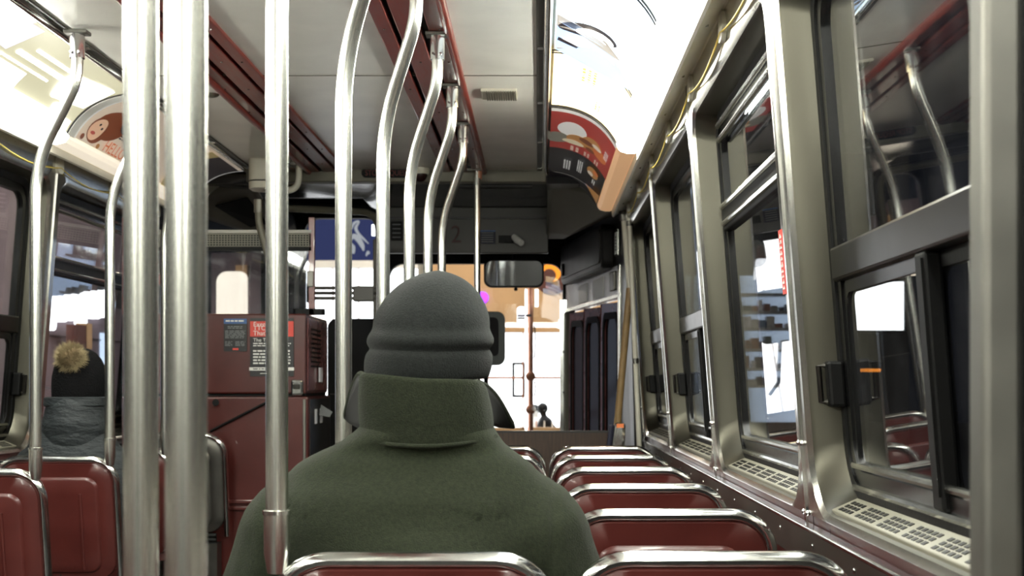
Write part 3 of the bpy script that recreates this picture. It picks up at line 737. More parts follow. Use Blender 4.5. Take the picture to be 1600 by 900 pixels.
for i, y in enumerate((4.16, 4.88, 5.60)):
    stanchion(-1.556, y, -1.42, y-.02, ['bent chrome pole on the nearest left seat', 'bent chrome pole beside the passenger with the pompom hat', 'bent chrome pole on the left, hidden behind the thick foreground poles'][i], 'stanchions along the left seats')
p2 = thing('stanchion', 'thick out-of-focus steel pole, right of the two in the foreground', 'pole', (-.304, 1.16, 0))
MB().tube([(-.304, 1.16, 0.0), (-.304, 1.16, ZC-.01)], .0178, 20).build('pole', 'pole', p2, smooth=True)
MB().tube([(-.304, 1.16, 0.0), (-.304, 1.16, .02)], .035, 20).build('foot_flange', 'chrome', p2, smooth=40)
MB().tube([(-.304, 1.16, ZC-.04), (-.304, 1.16, ZC-.01)], .030, 20).build('top_flange', 'chrome', p2, smooth=40)
p3 = thing('stanchion', 'thin straight pole from ceiling to wooden partition near the mirror', 'pole', (-.31, 6.83, .88))
MB().tube([(-.31, 6.83, .885), (-.31, 6.83, ZC-.02)], .0165, 14).build('pole', 'pole', p3, smooth=True)
MB().tube([(-.31, 6.83, ZC-.09), (-.31, 6.83, ZC-.055)], .021, 14).build('clamp', 'chrome', p3, smooth=40)
MB().tube([(-.302, 6.83, ZC-.06), (-.30, 6.83, ZC-.015)], .016, 12).build('coupling', 'copper_pole', p3, smooth=True)
MB().box(-.36, -.26, 6.80, 6.86, ZC-.018, ZC-.01).build('bracket', 'brushed', p3)
# near right partition post
pp = thing('partition_post', 'blurred brushed steel partition post at the right edge of the photo', 'post', (.44, 1.1, 0))
MB().box(.361, .394, 1.09, 1.13, 0, 2.0).build('post', 'brushed', pp, bevel=.006)
MB().box(.394, .53, 1.095, 1.125, .0, 2.0).build('screen', 'black', pp)
# wooden partition, knob, jump seat, door pole
wp = thing('partition', 'low dark wood-grain partition in front of the first seat row', 'partition', (.01, 6.85, 0))
MB().box(-.33, .40, 6.84, 6.87, 0, .872).build('board', 'wood', wp)
MB().box(-.335, .405, 6.835, 6.875, .872, .882).build('cap', 'cab_dark', wp)
for x in (-.31, .38): MB().tube([(x, 6.855, 0), (x, 6.855, .882)], .012, 8).build('upright', 'steel', wp, smooth=True)
kb = tag(MB().ball((-.24, 6.80, .862), .02, 14, 10).build('knob', 'poster_red', smooth=True), 'small shiny red knob on the wooden partition', 'knob')
js = thing('jump_seat', 'folded seat edge with chrome rim and navy pad behind the last row', 'seat', (.39, 6.62, 0))
MB().hexa([(.335, 6.60, .62), (.42, 6.60, .62), (.42, 6.64, .62), (.335, 6.64, .62), (.375, 6.60, .93), (.43, 6.60, .93), (.43, 6.64, .93), (.375, 6.64, .93)]).build('shell', 'chrome', js, bevel=.015)
MB().hexa([(.31, 6.61, .62), (.335, 6.61, .62), (.335, 6.65, .62), (.31, 6.65, .62), (.35, 6.61, .92), (.374, 6.61, .92), (.374, 6.65, .92), (.35, 6.65, .92)]).build('pad', 'navy', js, bevel=.01)
MB().box(.34, .42, 6.60, 6.64, 0, .62).build('support', 'cab_dark', js)
MB().box(.385, .42, 6.597, 6.60, .905, .925).build('rim_label', 'ink_orange', js)
g = thing('grab_pole', 'kinked pole by the front door, cream above and tan below', 'pole', (.40, 6.95, .0))
MB().tube([W(975, 338, 6.95), W(984, 452, 6.95)], .0165, 12).build('upper_tube', 'cream', g, smooth=True)
MB().tube([W(984, 450, 6.95), W(962, 692, 6.95), W(958, 730, 6.95)], [.019, .019, .019], 12).build('lower_sleeve', 'tan_wood', g, smooth=True)
MB().tube([W(974, 330, 6.95), W(975, 345, 6.95)], .024, 12).build('clamp', 'brushed', g, smooth=40)
g2 = thing('door_pole', 'slim straight cream pole between the front door and the windows', 'pole', W(999, 700, 6.8))
MB().tube([W(983, 330, 6.8), W(999, 700, 6.8)], .013, 12).build('tube', 'cream', g2, smooth=True)
for a in (345, 560): MB().tube([W(983+(a-330)*.0432, a, 6.8), W(983+(a+8-330)*.0432, a+8, 6.8)], .017, 12).build('collar', 'brushed', g2, smooth=40)
# emergency sticker on the right pillar
stk = thing('pillar_sticker', 'upright red sticker with white characters on the right window pillar', 'sticker', (Xr(1.37), 2.77, 1.30))
f1 = S(1)
MB().box(2.748, 2.786, 1.305, 1.437, -.0150, -.0125).mapped(lambda y, z, d: f1(y, z, d)).build('sheet', 'poster_red', stk)
mb = MB(); rnd = random.Random(3); z = 1.315
while z < 1.425:
    h = rnd.uniform(.006, .011); mb.box(2.757, 2.777, z, z+h*.55, -.0158, -.0149); mb.box(2.757+.01*rnd.random(), 2.762+.01*rnd.random(), z, z+h, -.0158, -.0149); z += h+.004
mb.mapped(lambda y, z, d: f1(y, z, d)).build('print', 'poster_white', stk)

# ================================================================== signs and fittings at the front
sg = thing('stop_sign', 'black illuminated sign reading STOP REQUESTED on the bulkhead strip', 'sign', (-.76, 6.89, 2.17))
sx0, sx1 = (565-VX)*6.89/FPX, (657-VX)*6.89/FPX
slab(sx0, sx1, 2.178, 2.226, .022, -.008, .012).mapped(lambda u, v, w: (u, 6.892+w, v)).build('housing', 'black', sg, smooth=30)
tm = text2d('STOP REQUESTED', .040, .72); wv = max(p.x for p in tm.v)
tm.mapped(lambda u, v, w: (sx0+.018+u*(sx1-sx0-.036)/wv, 6.8835, 2.188+v)).build('lettering', 'led_red', sg)
cmr = thing('dome_camera', 'small black dome camera in a cream ring on the bulkhead strip', 'camera', (-.605, 6.86, 2.18))
MB().tube([(-.605, 6.86, 2.24), (-.605, 6.86, 2.20), (-.605, 6.86, 2.19)], [.05, .05, .044], 20).build('ring', 'cream', cmr, smooth=40)
MB().ball((-.605, 6.86, 2.19), .040, 18, 10).build('dome', 'door_glass', cmr, smooth=True)
# header notices
nb = thing('header_sticker', 'dark blue sticker with fine print on the front header panel', 'sticker', W(762, 380, 7.89))
p0, p1 = W(750, 381, 7.895), W(774, 360, 7.895)
MB().box(p0.x, p1.x, 7.893, 7.899, p0.z, p1.z).build('sheet', 'navy', nb)
mb = MB()
for i in range(5): mb.box(p0.x+.008, p1.x-.012, 7.891, 7.894, p0.z+.010+i*.013, p0.z+.014+i*.013)
mb.build('print', 'poster_grey', nb)
MB().box(p0.x, p1.x, 7.891, 7.894, p1.z-.008, p1.z).build('band', 'poster_blue', nb)
hc = thing('header_camera', 'small camera with a white nozzle on the front header panel', 'camera', W(795, 380, 7.85))
p0, p1 = W(779, 380, 7.895), W(803, 368, 7.895)
MB().box(p0.x, p1.x, 7.885, 7.9, p0.z, p1.z).build('plate', 'black', hc)
MB().tube([W(795, 374, 7.89), W(795, 374, 7.84)], .018, 12).build('barrel', 'rubber', hc, smooth=40)
MB().tube([W(803, 370, 7.86), W(808, 375, 7.83), W(815, 380, 7.80)], [.018, .022, .018], 12).build('nozzle', 'white_plain', hc, smooth=40)
hn = thing('header_numeral', 'faint reddish numeral 2 on the front header panel', 'lettering', W(712, 380, 7.895))
p0 = W(704, 379, 7.898)
text2d('2', .145).mapped(lambda u, v, w: (p0.x+u*.9, 7.897, p0.z+v)).build('numeral', 'dim_red', hn)
hp = thing('header_plate', 'dark plate with rows of grey lettering beside the curved cab rail', 'sign', W(618, 375, 7.895))
p0, p1 = W(611, 376, 7.895), W(629, 346, 7.895)
MB().box(p0.x, p1.x, 7.88, 7.9, p0.z, p1.z).build('plate', 'black', hp, bevel=.003)
mb = MB()
for i in range(4): mb.box(p0.x+.01, p1.x-.01, 7.877, 7.881, p0.z+.015+i*.025, p0.z+.021+i*.025)
mb.build('print', 'poster_grey', hp)
# rear-view mirror
mr = thing('rear_view_mirror', 'wide rounded rear-view mirror in a black frame below the header', 'mirror', W(803, 450, 8.5))
c = W(803, 427, 8.5)
def MM(u, v, w):
    q = Matrix.Rotation(math.radians(3), 4, 'X') @ Vector((u, w, v)); return c+q
mw, mh = 94*8.5/FPX/2, 45*8.5/FPX/2
slab(-mw, mw, -mh, mh, .05, 0, .03).mapped(MM).build('housing', 'black', mr, smooth=30)
ringmb(frame_loops(-mw, mw, -mh, mh, .05, .012, -.008, .002)).mapped(MM).build('rim', 'rubber', mr, smooth=30)
slab(-mw+.010, mw-.010, -mh+.010, mh-.010, .042, -.004, .0).mapped(MM).build('mirror_face', 'mirror', mr)
MB().tube([c+Vector((0, .03, 0)), c+Vector((0, .08, .05)), c+Vector((0, .10, .24))], .012, 10).build('arm', 'black', mr, smooth=True)
MB().ball(c+Vector((.012, .0, -mh-.01)), .012, 10, 8).build('knob', 'black', mr, smooth=True)
gm = thing('side_mirror', 'dark green rounded mirror housing beside the grey beanie', 'mirror', W(760, 575, 8.4))
c2 = W(758, 529, 8.4)
slab(-.125, .125, -.168, .168, .05, -.03, .03).mapped(lambda u, v, w: (c2.x+u, c2.y+w, c2.z+v)).build('housing', 'green_black', gm, smooth=30)
slab(-.08, .085, -.11, .13, .03, -.036, -.028).mapped(lambda u, v, w: (c2.x+u, c2.y+w, c2.z+v)).build('panel', 'facade_dark', gm, smooth=30)
MB().tube([c2+Vector((0, .02, -.16)), c2+Vector((0, .3, -.42)), c2+Vector((0, .68, -.5))], .014, 10).build('arm', 'black', gm, smooth=True)

# ================================================================== operator cab, red cabinet
cx0, cx1 = -1.935, -1.08
cab = thing('equipment_cabinet', 'tall dark red equipment cabinet behind the operator, with posters', 'cabinet', ((cx0+cx1)/2, 6.55, 0))
MB().box(cx0, cx1, 6.25, 6.88, 1.075, 1.447).build('upper_body', 'red_paint', cab, bevel=.008)
MB().box(cx0, cx1+.012, 6.238, 6.90, 0, 1.062).build('lower_body', 'red_paint', cab, bevel=.01)
MB().box(cx0, cx1-.005, 6.27, 6.86, 1.06, 1.078).build('seam', 'black', cab)
MB().box(cx1-.002, cx1+.004, 6.29, 6.86, 1.09, 1.43).build('side_panel', 'door_red', cab, bevel=.002)
MB().box(cx1+.010, cx1+.016, 6.28, 6.88, .1, 1.05).build('side_panel', 'cab_dark', cab, bevel=.002)
for i in range(9): MB().box(cx1+.004, cx1+.010, 6.36, 6.62, 1.20+.022*i, 1.208+.022*i).build('louvre', 'black', cab)
for z in (.565, .535): MB().box(cx0, cx1+.02, 6.222, 6.24, z, z+.018).build('moulding', 'red_paint', cab, bevel=.004)
MB().box(cx1-.012, cx1+.002, 6.230, 6.24, .60, 1.05).build('edge_strip', 'brushed', cab, bevel=.003)
h = MB().box(*[v for v in (W(455, 0, 6.24).x, W(474, 0, 6.24).x)], 6.222, 6.252, W(0, 618, 6.24).z, W(0, 593, 6.24).z).build('handle', 'chrome', cab, bevel=.01)
MB().box(W(459, 0, 6.24).x, W(470, 0, 6.24).x, 6.212, 6.222, W(0, 608, 6.24).z, W(0, 600, 6.24).z).build('handle_grip', 'dark_alu', h, bevel=.004)
MB().tube([W(337, 629, 6.24), W(337, 629, 6.22)], .016, 12).build('knob', 'black', cab, smooth=40)
MB().tube([W(328, 674, 6.225), W(418, 628, 6.225)], .006, 8).build('cable', 'black', cab, smooth=True)
for (a, b, zz) in ((6.55, 6.62, 1.13), (6.40, 6.46, .93), (6.55, 6.62, .93)): MB().box(cx1+.010, cx1+.018, a, b, zz, zz+.07).build('pictogram_plate', 'white_panel', cab)
MB().hexa([(cx1+.02, 6.5, .97), (cx1+.07, 6.5, .96), (cx1+.07, 6.503, .96), (cx1+.02, 6.503, .97), (cx1+.03, 6.5, 1.02), (cx1+.085, 6.5, .985), (cx1+.085, 6.503, .985), (cx1+.03, 6.503, 1.02)]).build('paper_tag', 'poster_grey', cab)
def poster(label, px0, px1, py0, py1, Y, bgm, items):
    a, b = W(px0, py1, Y), W(px1, py0, Y); root = thing('poster', label, 'poster', ((a.x+b.x)/2, Y, a.z))
    MB().box(a.x, b.x, Y-.003, Y, a.z, b.z).build('sheet', bgm, root)
    for i, it in enumerate(items):
        y = Y-.004-.0004*i
        if it[0] == 'r':
            p, q = W(it[1], it[4], Y), W(it[2], it[3], Y); MB().box(p.x, q.x, y, y+.0006, p.z, q.z).build('band', it[5], root)
        elif it[0] == 't':
            p = W(it[2], it[3], Y); text2d(it[1], it[4]).mapped(lambda u, v, w: (p.x+u, y, p.z+v)).build('lettering', it[5], root)
        elif it[0] == 'l':
            mb = MB(); rnd = random.Random(i+int(px0)); _, x0, x1, ya, yb, n, m = it
            for r in range(n):
                zc = W(0, ya+(yb-ya)*(r+.5)/n, Y).z; hh = (yb-ya)/n*Y/FPX*.24; x = W(x0, 0, Y).x; xe = W(x1, 0, Y).x*(1)-rnd.random()*.01
                while x < xe:
                    w = rnd.uniform(.008, .028); mb.box(x, min(xe, x+w), y, y+.0005, zc-hh, zc+hh); x += w+.004
            mb.build('fine_print', m, root)
poster('small black poster with a blue heading on the red cabinet', 350, 386, 498, 549, 6.247, 'poster_black',
       [('r', 350, 386, 498, 506, 'poster_blue'), ('l', 353, 384, 499, 504, 1, 'poster_white'), ('l', 356, 382, 509, 514, 2, 'poster_grey'), ('l', 352, 384, 516, 529, 6, 'poster_grey'), ('l', 352, 364, 533, 541, 4, 'poster_grey'), ('l', 368, 384, 533, 541, 4, 'poster_grey'), ('r', 364, 373, 544, 547, 'poster_red')])
poster('larger black and red notice partly behind the chrome pole on the red cabinet', 391, 459, 497, 588, 6.247, 'poster_black',
       [('r', 391, 459, 502, 526, 'poster_red'), ('t', 'Exercise', 396, 510, .030, 'poster_white'), ('t', 'TTC with', 396, 516, .030, 'poster_white'), ('t', "That's a", 396, 524, .030, 'poster_white'),
        ('t', 'The TTC is', 396, 534, .024, 'poster_white'), ('l', 396, 455, 535, 542, 2, 'poster_white'), ('l', 396, 455, 546, 570, 5, 'poster_white'), ('r', 390, 460, 574, 579, 'poster_white'), ('l', 396, 450, 575, 578, 1, 'poster_black'), ('r', 407, 430, 583, 584, 'poster_white')])
ar = tag(slab(-.075, .075, -.03, .03, .02, 0, .028).mapped(lambda u, v, w: (W(483, 0, 6.4).x+u, 6.4+v, 1.449+w)).build('armrest', 'black', smooth=30), 'black padded bar lying on the corner of the red cabinet', 'armrest')
# glazed screen over the cabinet
gs = thing('cab_screen', 'glazed screen with red-brown posts above the red cabinet', 'screen', (-1.5, 6.4, 1.447))
zt = 1.76
for x in (-1.075, -1.96): MB().box(x-.014, x+.014, 6.37, 6.40, 1.447, 1.91).build('post', 'door_red', gs, bevel=.003)
MB().box(-1.95, -1.088, 6.384, 6.390, 1.455, zt).build('pane', 'cab_glass', gs)
MB().box(-1.95, -1.075, 6.37, 6.40, zt+.01, zt+.075).build('header', 'cream_dull', gs, bevel=.003)
MB().box(-1.95, -1.075, 6.365, 6.40, zt+.075, zt+.09).build('header_lip', 'brushed', gs)
mb = MB()
for i in range(62):
    for j in range(5): mb.box(-1.94+i*.0138, -1.932+i*.0138, 6.3685, 6.371, zt+.016+j*.011, zt+.022+j*.011)
mb.build('perforation', 'black', gs)
MB().box(-1.95, -1.075, 6.37, 6.40, zt-.008, zt+.01).build('lower_rail', 'black', gs)
MB().box(-1.095, -1.065, 6.36, 6.375, 1.58, 1.655).build('bracket', 'brushed', gs, bevel=.003)
MB().box(-1.80, -1.755, 6.36, 6.385, 1.59, 1.64).build('hinge', 'door_red', gs, bevel=.004)
# folded barrier arm, dark operator seat, posts and curved rail
ba = thing('barrier_arm', 'horizontal grey three-bar arm beside the cab post', 'barrier', W(545, 470, 6.40))
for y_, m_ in ((450, 'brushed'), (458, 'cab_grey'), (466, 'brushed')): MB().tube([W(486, y_, 6.40), W(602, y_, 6.40)], .008, 8).build('bar', m_, ba, smooth=True)
a, b = W(552, 471, 6.39), W(584, 447, 6.39); MB().box(a.x, b.x, 6.38, 6.42, a.z, b.z).build('sleeve', 'cab_grey', ba, bevel=.006)
MB().box(W(480, 0, 6.40).x, W(492, 0, 6.40).x, 6.38, 6.42, W(0, 473, 6.40).z, W(0, 443, 6.40).z).build('pivot', 'black', ba, bevel=.004)
os_ = thing('operator_seat', 'tall black operator seat back behind the chrome poles', 'seat', (-1.02, 7.6, 0))
slab(-1.185, -.72, .55, 1.488, .05, 7.56, 7.66).mapped(lambda u, v, w: (u, w, v)).build('backrest', 'rubber', os_, smooth=30)
slab(-1.16, -.74, 7.66, 8.1, .06, .45, .56).build('cushion', 'rubber', os_, smooth=30)
MB().tube([(-.95, 7.85, 0), (-.95, 7.85, .45)], .06, 14).build('pedestal', 'black', os_, smooth=True)
MB().box(-1.17, -.73, 7.555, 7.565, 1.06, 1.066).build('piping', 'cab_grey', os_)
cr = thing('cab_rail', 'curved grey overhead rail of the operator cab', 'rail', W(515, 330, 7.6))
MB().tube(smoothpath([W(436, 325, 7.4), W(590, 332, 7.8), W(594, 420, 7.8)], 10), .020, 10).build('rail', 'cream_dull', cr, smooth=True)
MB().tube(smoothpath([W(436, 320, 7.42), W(596, 326, 7.83), W(600, 420, 7.83)], 10), .012, 8).build('seal', 'rubber', cr, smooth=True)
cp = tag(MB().box(W(583, 0, 7.5).x, W(594, 0, 7.5).x, 7.49, 7.53, .0, W(0, 374, 7.5).z).build('cab_post', 'cream_dull', bevel=.006), 'flat grey upright post right of the blue mural view', 'post')
spk = thing('ceiling_speaker', 'cream rounded housing hanging from the ceiling left of the chrome pole', 'speaker', (-1.33, 6.62, 2.07))
L = [rr(-1.415, -1.245, 6.53, 6.70, .045)]*2
def sp(z0, z1, ins=0.): return slab(-1.415+ins, -1.245-ins, 6.53+ins, 6.70-ins, .045, z0, z1)
sp(2.115, ZC).build('body', 'cream', spk, smooth=30); sp(2.108, 2.115, .004).build('seam', 'black', spk); sp(2.075, 2.108).build('cap', 'cream', spk, smooth=30)
MB().ball((-1.33, 6.56, 2.074), .010, 10, 6).build('bolt', 'chrome', spk, smooth=True)
hb = thing('grab_bracket', 'bent tube bracket under the left red ceiling channel', 'handle', W(468, 252, 6.7))
MB().tube(smoothpath([W(467, 250, 6.7), W(467, 297, 6.7), W(425, 299, 6.7)]), .016, 12).build('tube', 'cream', hb, smooth=True)
MB().box(W(443, 0, 6.7).x, W(476, 0, 6.7).x, 6.67, 6.73, ZC-.012, ZC-.0).build('plate', 'brushed', hb)
gb = thing('cab_handrail', 'short bent grey handrail left of the chrome pole above the cabinet', 'handrail', W(405, 390, 6.34))
MB().tube(smoothpath([W(404, 312, 6.34), W(404, 350, 6.34), W(424, 415, 6.34), W(424, 489, 6.34)]), .0165, 12).build('tube', 'cream_dull', gb, smooth=True)
MB().tube([W(404, 312, 6.34), W(404, 332, 6.34)], .022, 12).build('clamp', 'brushed', gb, smooth=40)

# ================================================================== people
def person(name, label, loc, k, coat_m, style):
    # seated figure, local frame: +y forward, floor at z=0, seat back at y=0
    o = MB()
    hx = style.get('hx', 0); hz = style.get('hz', 0)
    body = MB()
    sec = [(.46, .17, .12, .20), (.55, .165, .12, .20), (.70, .15, .11, .20), (.85, .17, .115, .20), (.93, .16, .10, .205), (.98, .11, .08, .21), (1.02, .065, .06, .215), (1.06, .055, .055, .22), (1.10, .055, .06, .225)]
    def ringat(z, hw, hd, cy, cx=0., n=24, p=2.4):
        R = []
        for i in range(n):
            a = 2*PI*i/n; ca, sa = math.cos(a), math.sin(a)
            R.append((cx+hw*math.copysign(abs(ca)**(2/p), ca), cy+hd*math.copysign(abs(sa)**(2/p), sa), z))
        return R
    body.loft([ringat(z, a, b, c, hx*max(0, (z-.9)/.2)) for z, a, b, c in sec])
    hc = Vector((hx, .235, 1.185+hz))
    body.ball(hc, .1, 20, 14, (.80, .98, 1.18)); body.ball(hc+Vector((0, .035, -.065)), .06, 14, 10, (.85, .9, .9))
    body.capsule(hc+Vector((0, .09, .02)), hc+Vector((0, .112, -.022)), .010, .015)            # nose
    body.capsule(hc+Vector((-.025, .082, -.058)), hc+Vector((.025, .082, -.058)), .009, .009)     # mouth
    for s in (-1, 1):
        body.ball(hc+Vector((s*.083, 0, -.01)), .03, 12, 8, (.35, .6, 1))                          # ears
        body.capsule(hc+Vector((s*.05, .078, .03)), hc+Vector((s*.018, .09, .026)), .009, .009)     # brow
        sh = (s*style.get('sx', .165), .205, .90); el = (s*style.get('ex', .255), .225, .65); wr = (s*.15, .43, .60)
        body.capsule(sh, el, .052, .040); body.capsule(el, wr, .040, .028)
        kn = (s*.11, .60, .49); an = (s*.11, .57, .09)
        body.capsule((s*.09, .20, .51), kn, .085, .058); body.capsule(kn, an, .056, .036); body.capsule(an, (s*.12, .70, .045), .036, .03)
        hb_ = Vector((s*.13, .50, .585)); body.capsule(wr, hb_, .028, .030)
        for q, (dx, ln) in enumerate(((-.027, .058), (-.009, .070), (.009, .066), (.027, .050))):
            a0 = hb_+Vector((dx, .018, 0)); a1 = a0+Vector((dx*.2, ln*.6, .004)); a2 = a1+Vector((0, ln*.5, -.022))
            body.capsule(a0, a1, .0095, .009); body.capsule(a1, a2, .009, .0075)
        t0 = hb_+Vector((-s*.026, -.012, 0)); body.capsule(t0, t0+Vector((-s*.022, .03, -.006)), .011, .009); body.capsule(t0+Vector((-s*.022, .03, -.006)), t0+Vector((-s*.02, .055, -.014)), .009, .008)
    b = body.build(name, 'skin', local=True); remesh(b, .0075, 3)
    b.location = loc; b.scale = (k, k, k)
    tag(b, label, 'person')
    def kid(mb, nm, m, vox=None, it=4, smooth=True):
        c = mb.build(nm, m, b, smooth=smooth if vox is None else False, local=True)
        if vox: remesh(c, vox, it)
        return c
    for s in (-1, 1):
        e = kid(MB().ball(hc+Vector((s*.032, .081, .008)), .0125), 'eye', 'eye_white'); kid(MB().ball(hc+Vector((s*.032, .0905, .008)), .006), 'iris', 'iris').parent = e
    # trousers and shoes
    tr = MB(); tr.loft([ringat(z, a, bb, .20) for z, a, bb in ((.44, .175, .125), (.52, .185, .13), (.60, .18, .13))])
    for s in (-1, 1):
        tr.capsule((s*.095, .20, .515), (s*.11, .60, .49), .098, .072); tr.capsule((s*.11, .60, .49), (s*.11, .575, .10), .070, .055)
    kid(tr, 'trousers', 'jean', .012)
    for s in (-1, 1):
        sh = MB(); sh.loft([[(s*.115+x*w, .66+y_*l, z) for x, y_ in [(math.cos(2*PI*i/20), math.sin(2*PI*i/20)) for i in range(20)]] for z, w, l in ((.0, .045, .135), (.03, .048, .138), (.055, .045, .12), (.085, .04, .07))])
        kid(sh, 'shoe', 'shoe')
    return b, kid, ringat, hc
mx, my = -.212, 2.10
man, kid, ringat, hc = person('person', 'person in an olive wool coat and grey beanie seen from behind', (mx, my, 0), 1.0, 'wool', dict(hx=.022, hz=-.012))
co = MB()
co.loft([ringat(z, a, b_, c, cx, 28, 2.5) for z, a, b_, c, cx in ((.45, .21, .14, .215, 0), (.55, .215, .145, .215, 0), (.68, .215, .145, .21, 0), (.80, .225, .145, .20, 0), (.88, .235, .135, .20, 0), (.93, .235, .12, .20, 0), (.96, .222, .105, .205, 0), (.985, .200, .092, .205, 0), (1.005, .168, .088, .205, .004), (1.022, .138, .096, .208, .012), (1.042, .119, .097, .211, .020), (1.062, .104, .088, .212, .022), (1.09, .10, .085, .212, .022))])
for s in (-1, 1):
    sh, el, wr = Vector((s*.198, .205, .872)), Vector((s*.305, .23, .645)), Vector((s*.17, .44, .605))
    co.capsule(sh, el, .096, .078); co.capsule(el, wr, .078, .056)
    co.capsule((s*.13, .2, .935), sh, .075, .09)
coat = kid(co, 'coat', 'wool', .008, 12)
# soft folds pressed into the coat
for v in coat.data.vertices:
    p = v.co; s = 1 if p.x > 0 else -1
    back = 1/(1+math.exp((p.y-.2)*60)); ax = abs(p.x)
    fold = .015*math.sin(30*(ax*.9+p.z*.55))*math.exp(-((ax-.215)/.05)**2)*math.exp(-((p.z-.78)/.11)**2)
    fold += .014*math.sin(17*p.z+7*p.x+.6*math.sin(9*p.x))*math.exp(-((p.z-.80)/.11)**2)*back*math.exp(-(ax/.22)**4)
    fold += .008*math.sin(26*p.z-11*p.x+1.)*math.exp(-((p.z-.90)/.05)**2)*back
    fold -= .007*math.exp(-((ax-(.228+.12*(p.z-.82)))/.007)**2)*back*(1/(1+math.exp(-(p.z-.76)*60)))*(1/(1+math.exp((p.z-.955)*80)))
    fold -= .010*math.exp(-((p.z-1.008)/.012)**2)*math.exp(-(ax/.13)**4)*back
    fold *= 1 if p.z < 1.03 else 0
    v.co = p+v.normal*fold
# upturned collar
def collar_mb():
    # columns round the neck: angle, base ring and top edge, flaring into two open wings at the front sides
    c_ = .022
    kl = [(86, (.112, .205, 1.038), (.108, .190, 1.130)), (72, (.107, .178, 1.038), (.108, .165, 1.138)), (54, (.091, .150, 1.038), (.094, .132, 1.139)), (28, (.054, .126, 1.038), (.054, .106, 1.135))]
    kr = [(86, (.112, .205, 1.038), (.098, .190, 1.117)), (72, (.107, .178, 1.038), (.094, .165, 1.124)), (54, (.091, .150, 1.038), (.082, .132, 1.128)), (28, (.054, .126, 1.038), (.052, .106, 1.129))]
    keys = [(-a, (c_-b[0], b[1], b[2]), (c_-t[0], t[1], t[2])) for a, b, t in kl]+[(0, (c_, .117, 1.038), (c_, .100, 1.130))]+[(a, (c_+b[0], b[1], b[2]), (c_+t[0], t[1], t[2])) for a, b, t in kr[::-1]]
    dip = lambda p, a: (p[0], p[1], p[2]-.016*max(0, math.cos(math.radians(a)))**1.5)
    keys = [(a, dip(b, a), t) for a, b, t in keys]
    N = 40; cols = []
    def cr_(a, b, c, d, t): return .5*((2*b)+(c-a)*t+(2*a-5*b+4*c-d)*t*t+(3*b-a-3*c+d)*t**3)
    for i in range(N+1):
        u = i/N*(len(keys)-1); k0 = min(int(u), len(keys)-2); t = u-k0
        K = [keys[max(0, min(len(keys)-1, k0+j))] for j in (-1, 0, 1, 2)]
        bs = Vector([cr_(*[Vector(q[1])[ax] for q in K], t) for ax in range(3)]); tp = Vector([cr_(*[Vector(q[2])[ax] for q in K], t) for ax in range(3)])
        cols.append((bs, tp))
    mb = MB(); vs = []; fs = []; R_ = 7
    for bs, tp in cols:
        out = Vector((bs.x-.008, bs.y-.21, 0)).normalized()
        for r in range(R_+1):
            t = r/R_; p = bs.lerp(tp, t)+out*(.003*math.sin(PI*t)); vs.append(p+Vector((0, 0, -.012 if r == 0 else 0)))
    for i in range(N):
        for r in range(R_): a = i*(R_+1)+r; fs.append((a, a+1, a+R_+2, a+R_+1))
    return mb.add(vs, fs)
cl = kid(collar_mb(), 'collar', 'wool')
sm_ = cl.modifiers.new('s', 'SOLIDIFY'); sm_.thickness = .007; sm_.offset = 0; sb = cl.modifiers.new('b', 'SUBSURF'); sb.levels = 1; sb.render_levels = 1
bake(cl); shade(cl, 60)
sm2 = MB().tube([(.022+.124*math.cos(a), .212+.105*math.sin(a), 1.034-.016*max(0, -math.sin(a))**1.5) for a in [PI*1.1+PI*.8*i/24 for i in range(25)]], .0035, 8)
kid(sm2, 'collar_seam', 'wool')
def wing(top, bot, nm):                            # collar point folded outwards, near-black face, wool rim on the fold
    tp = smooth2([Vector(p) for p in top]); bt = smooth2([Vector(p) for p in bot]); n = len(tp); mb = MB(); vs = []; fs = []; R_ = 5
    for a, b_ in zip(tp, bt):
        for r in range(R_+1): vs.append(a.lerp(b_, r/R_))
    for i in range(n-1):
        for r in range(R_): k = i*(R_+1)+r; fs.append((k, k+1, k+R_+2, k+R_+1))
    mb.add(vs, fs); w = kid(mb, 'collar_wing', 'collar_dark'); sd = w.modifiers.new('s', 'SOLIDIFY'); sd.thickness = .007; sd.offset = 0; bake(w)
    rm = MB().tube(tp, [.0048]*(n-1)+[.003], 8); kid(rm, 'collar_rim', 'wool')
def smooth2(q, n=6):
    out = []
    for i in range(len(q)-1):
        a, b, c, d = q[max(0, i-1)], q[i], q[i+1], q[min(len(q)-1, i+2)]
        for k in range(n): t = k/n; out.append(.5*((2*b)+(c-a)*t+(2*a-5*b+4*c-d)*t*t+(3*b-a-3*c+d)*t**3))
    out.append(q[-1]); return out
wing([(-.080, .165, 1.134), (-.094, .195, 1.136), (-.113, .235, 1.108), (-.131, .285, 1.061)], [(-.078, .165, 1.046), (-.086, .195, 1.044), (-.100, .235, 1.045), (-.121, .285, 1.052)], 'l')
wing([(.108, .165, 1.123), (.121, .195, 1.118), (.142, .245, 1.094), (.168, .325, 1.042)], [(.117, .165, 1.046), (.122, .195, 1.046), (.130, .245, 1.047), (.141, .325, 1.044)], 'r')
scf = MB().loft([ringat(z, a, b_, .222, .02) for z, a, b_ in ((1.05, .085, .085), (1.10, .088, .09), (1.137, .084, .086), (1.14, .07, .07))]); kid(scf, 'scarf', 'scarf')
def beanie_mb(prof, cx, cy, tilt, ratio=1.13, n=40):
    rings = []
    for z, r in prof:
        dz = z-prof[0][0]
        rings.append([(cx+tilt*dz+r*math.cos(2*PI*i/n), cy+.10*dz*0+r*ratio*math.sin(2*PI*i/n), z) for i in range(n)])
    return MB().loft(rings)
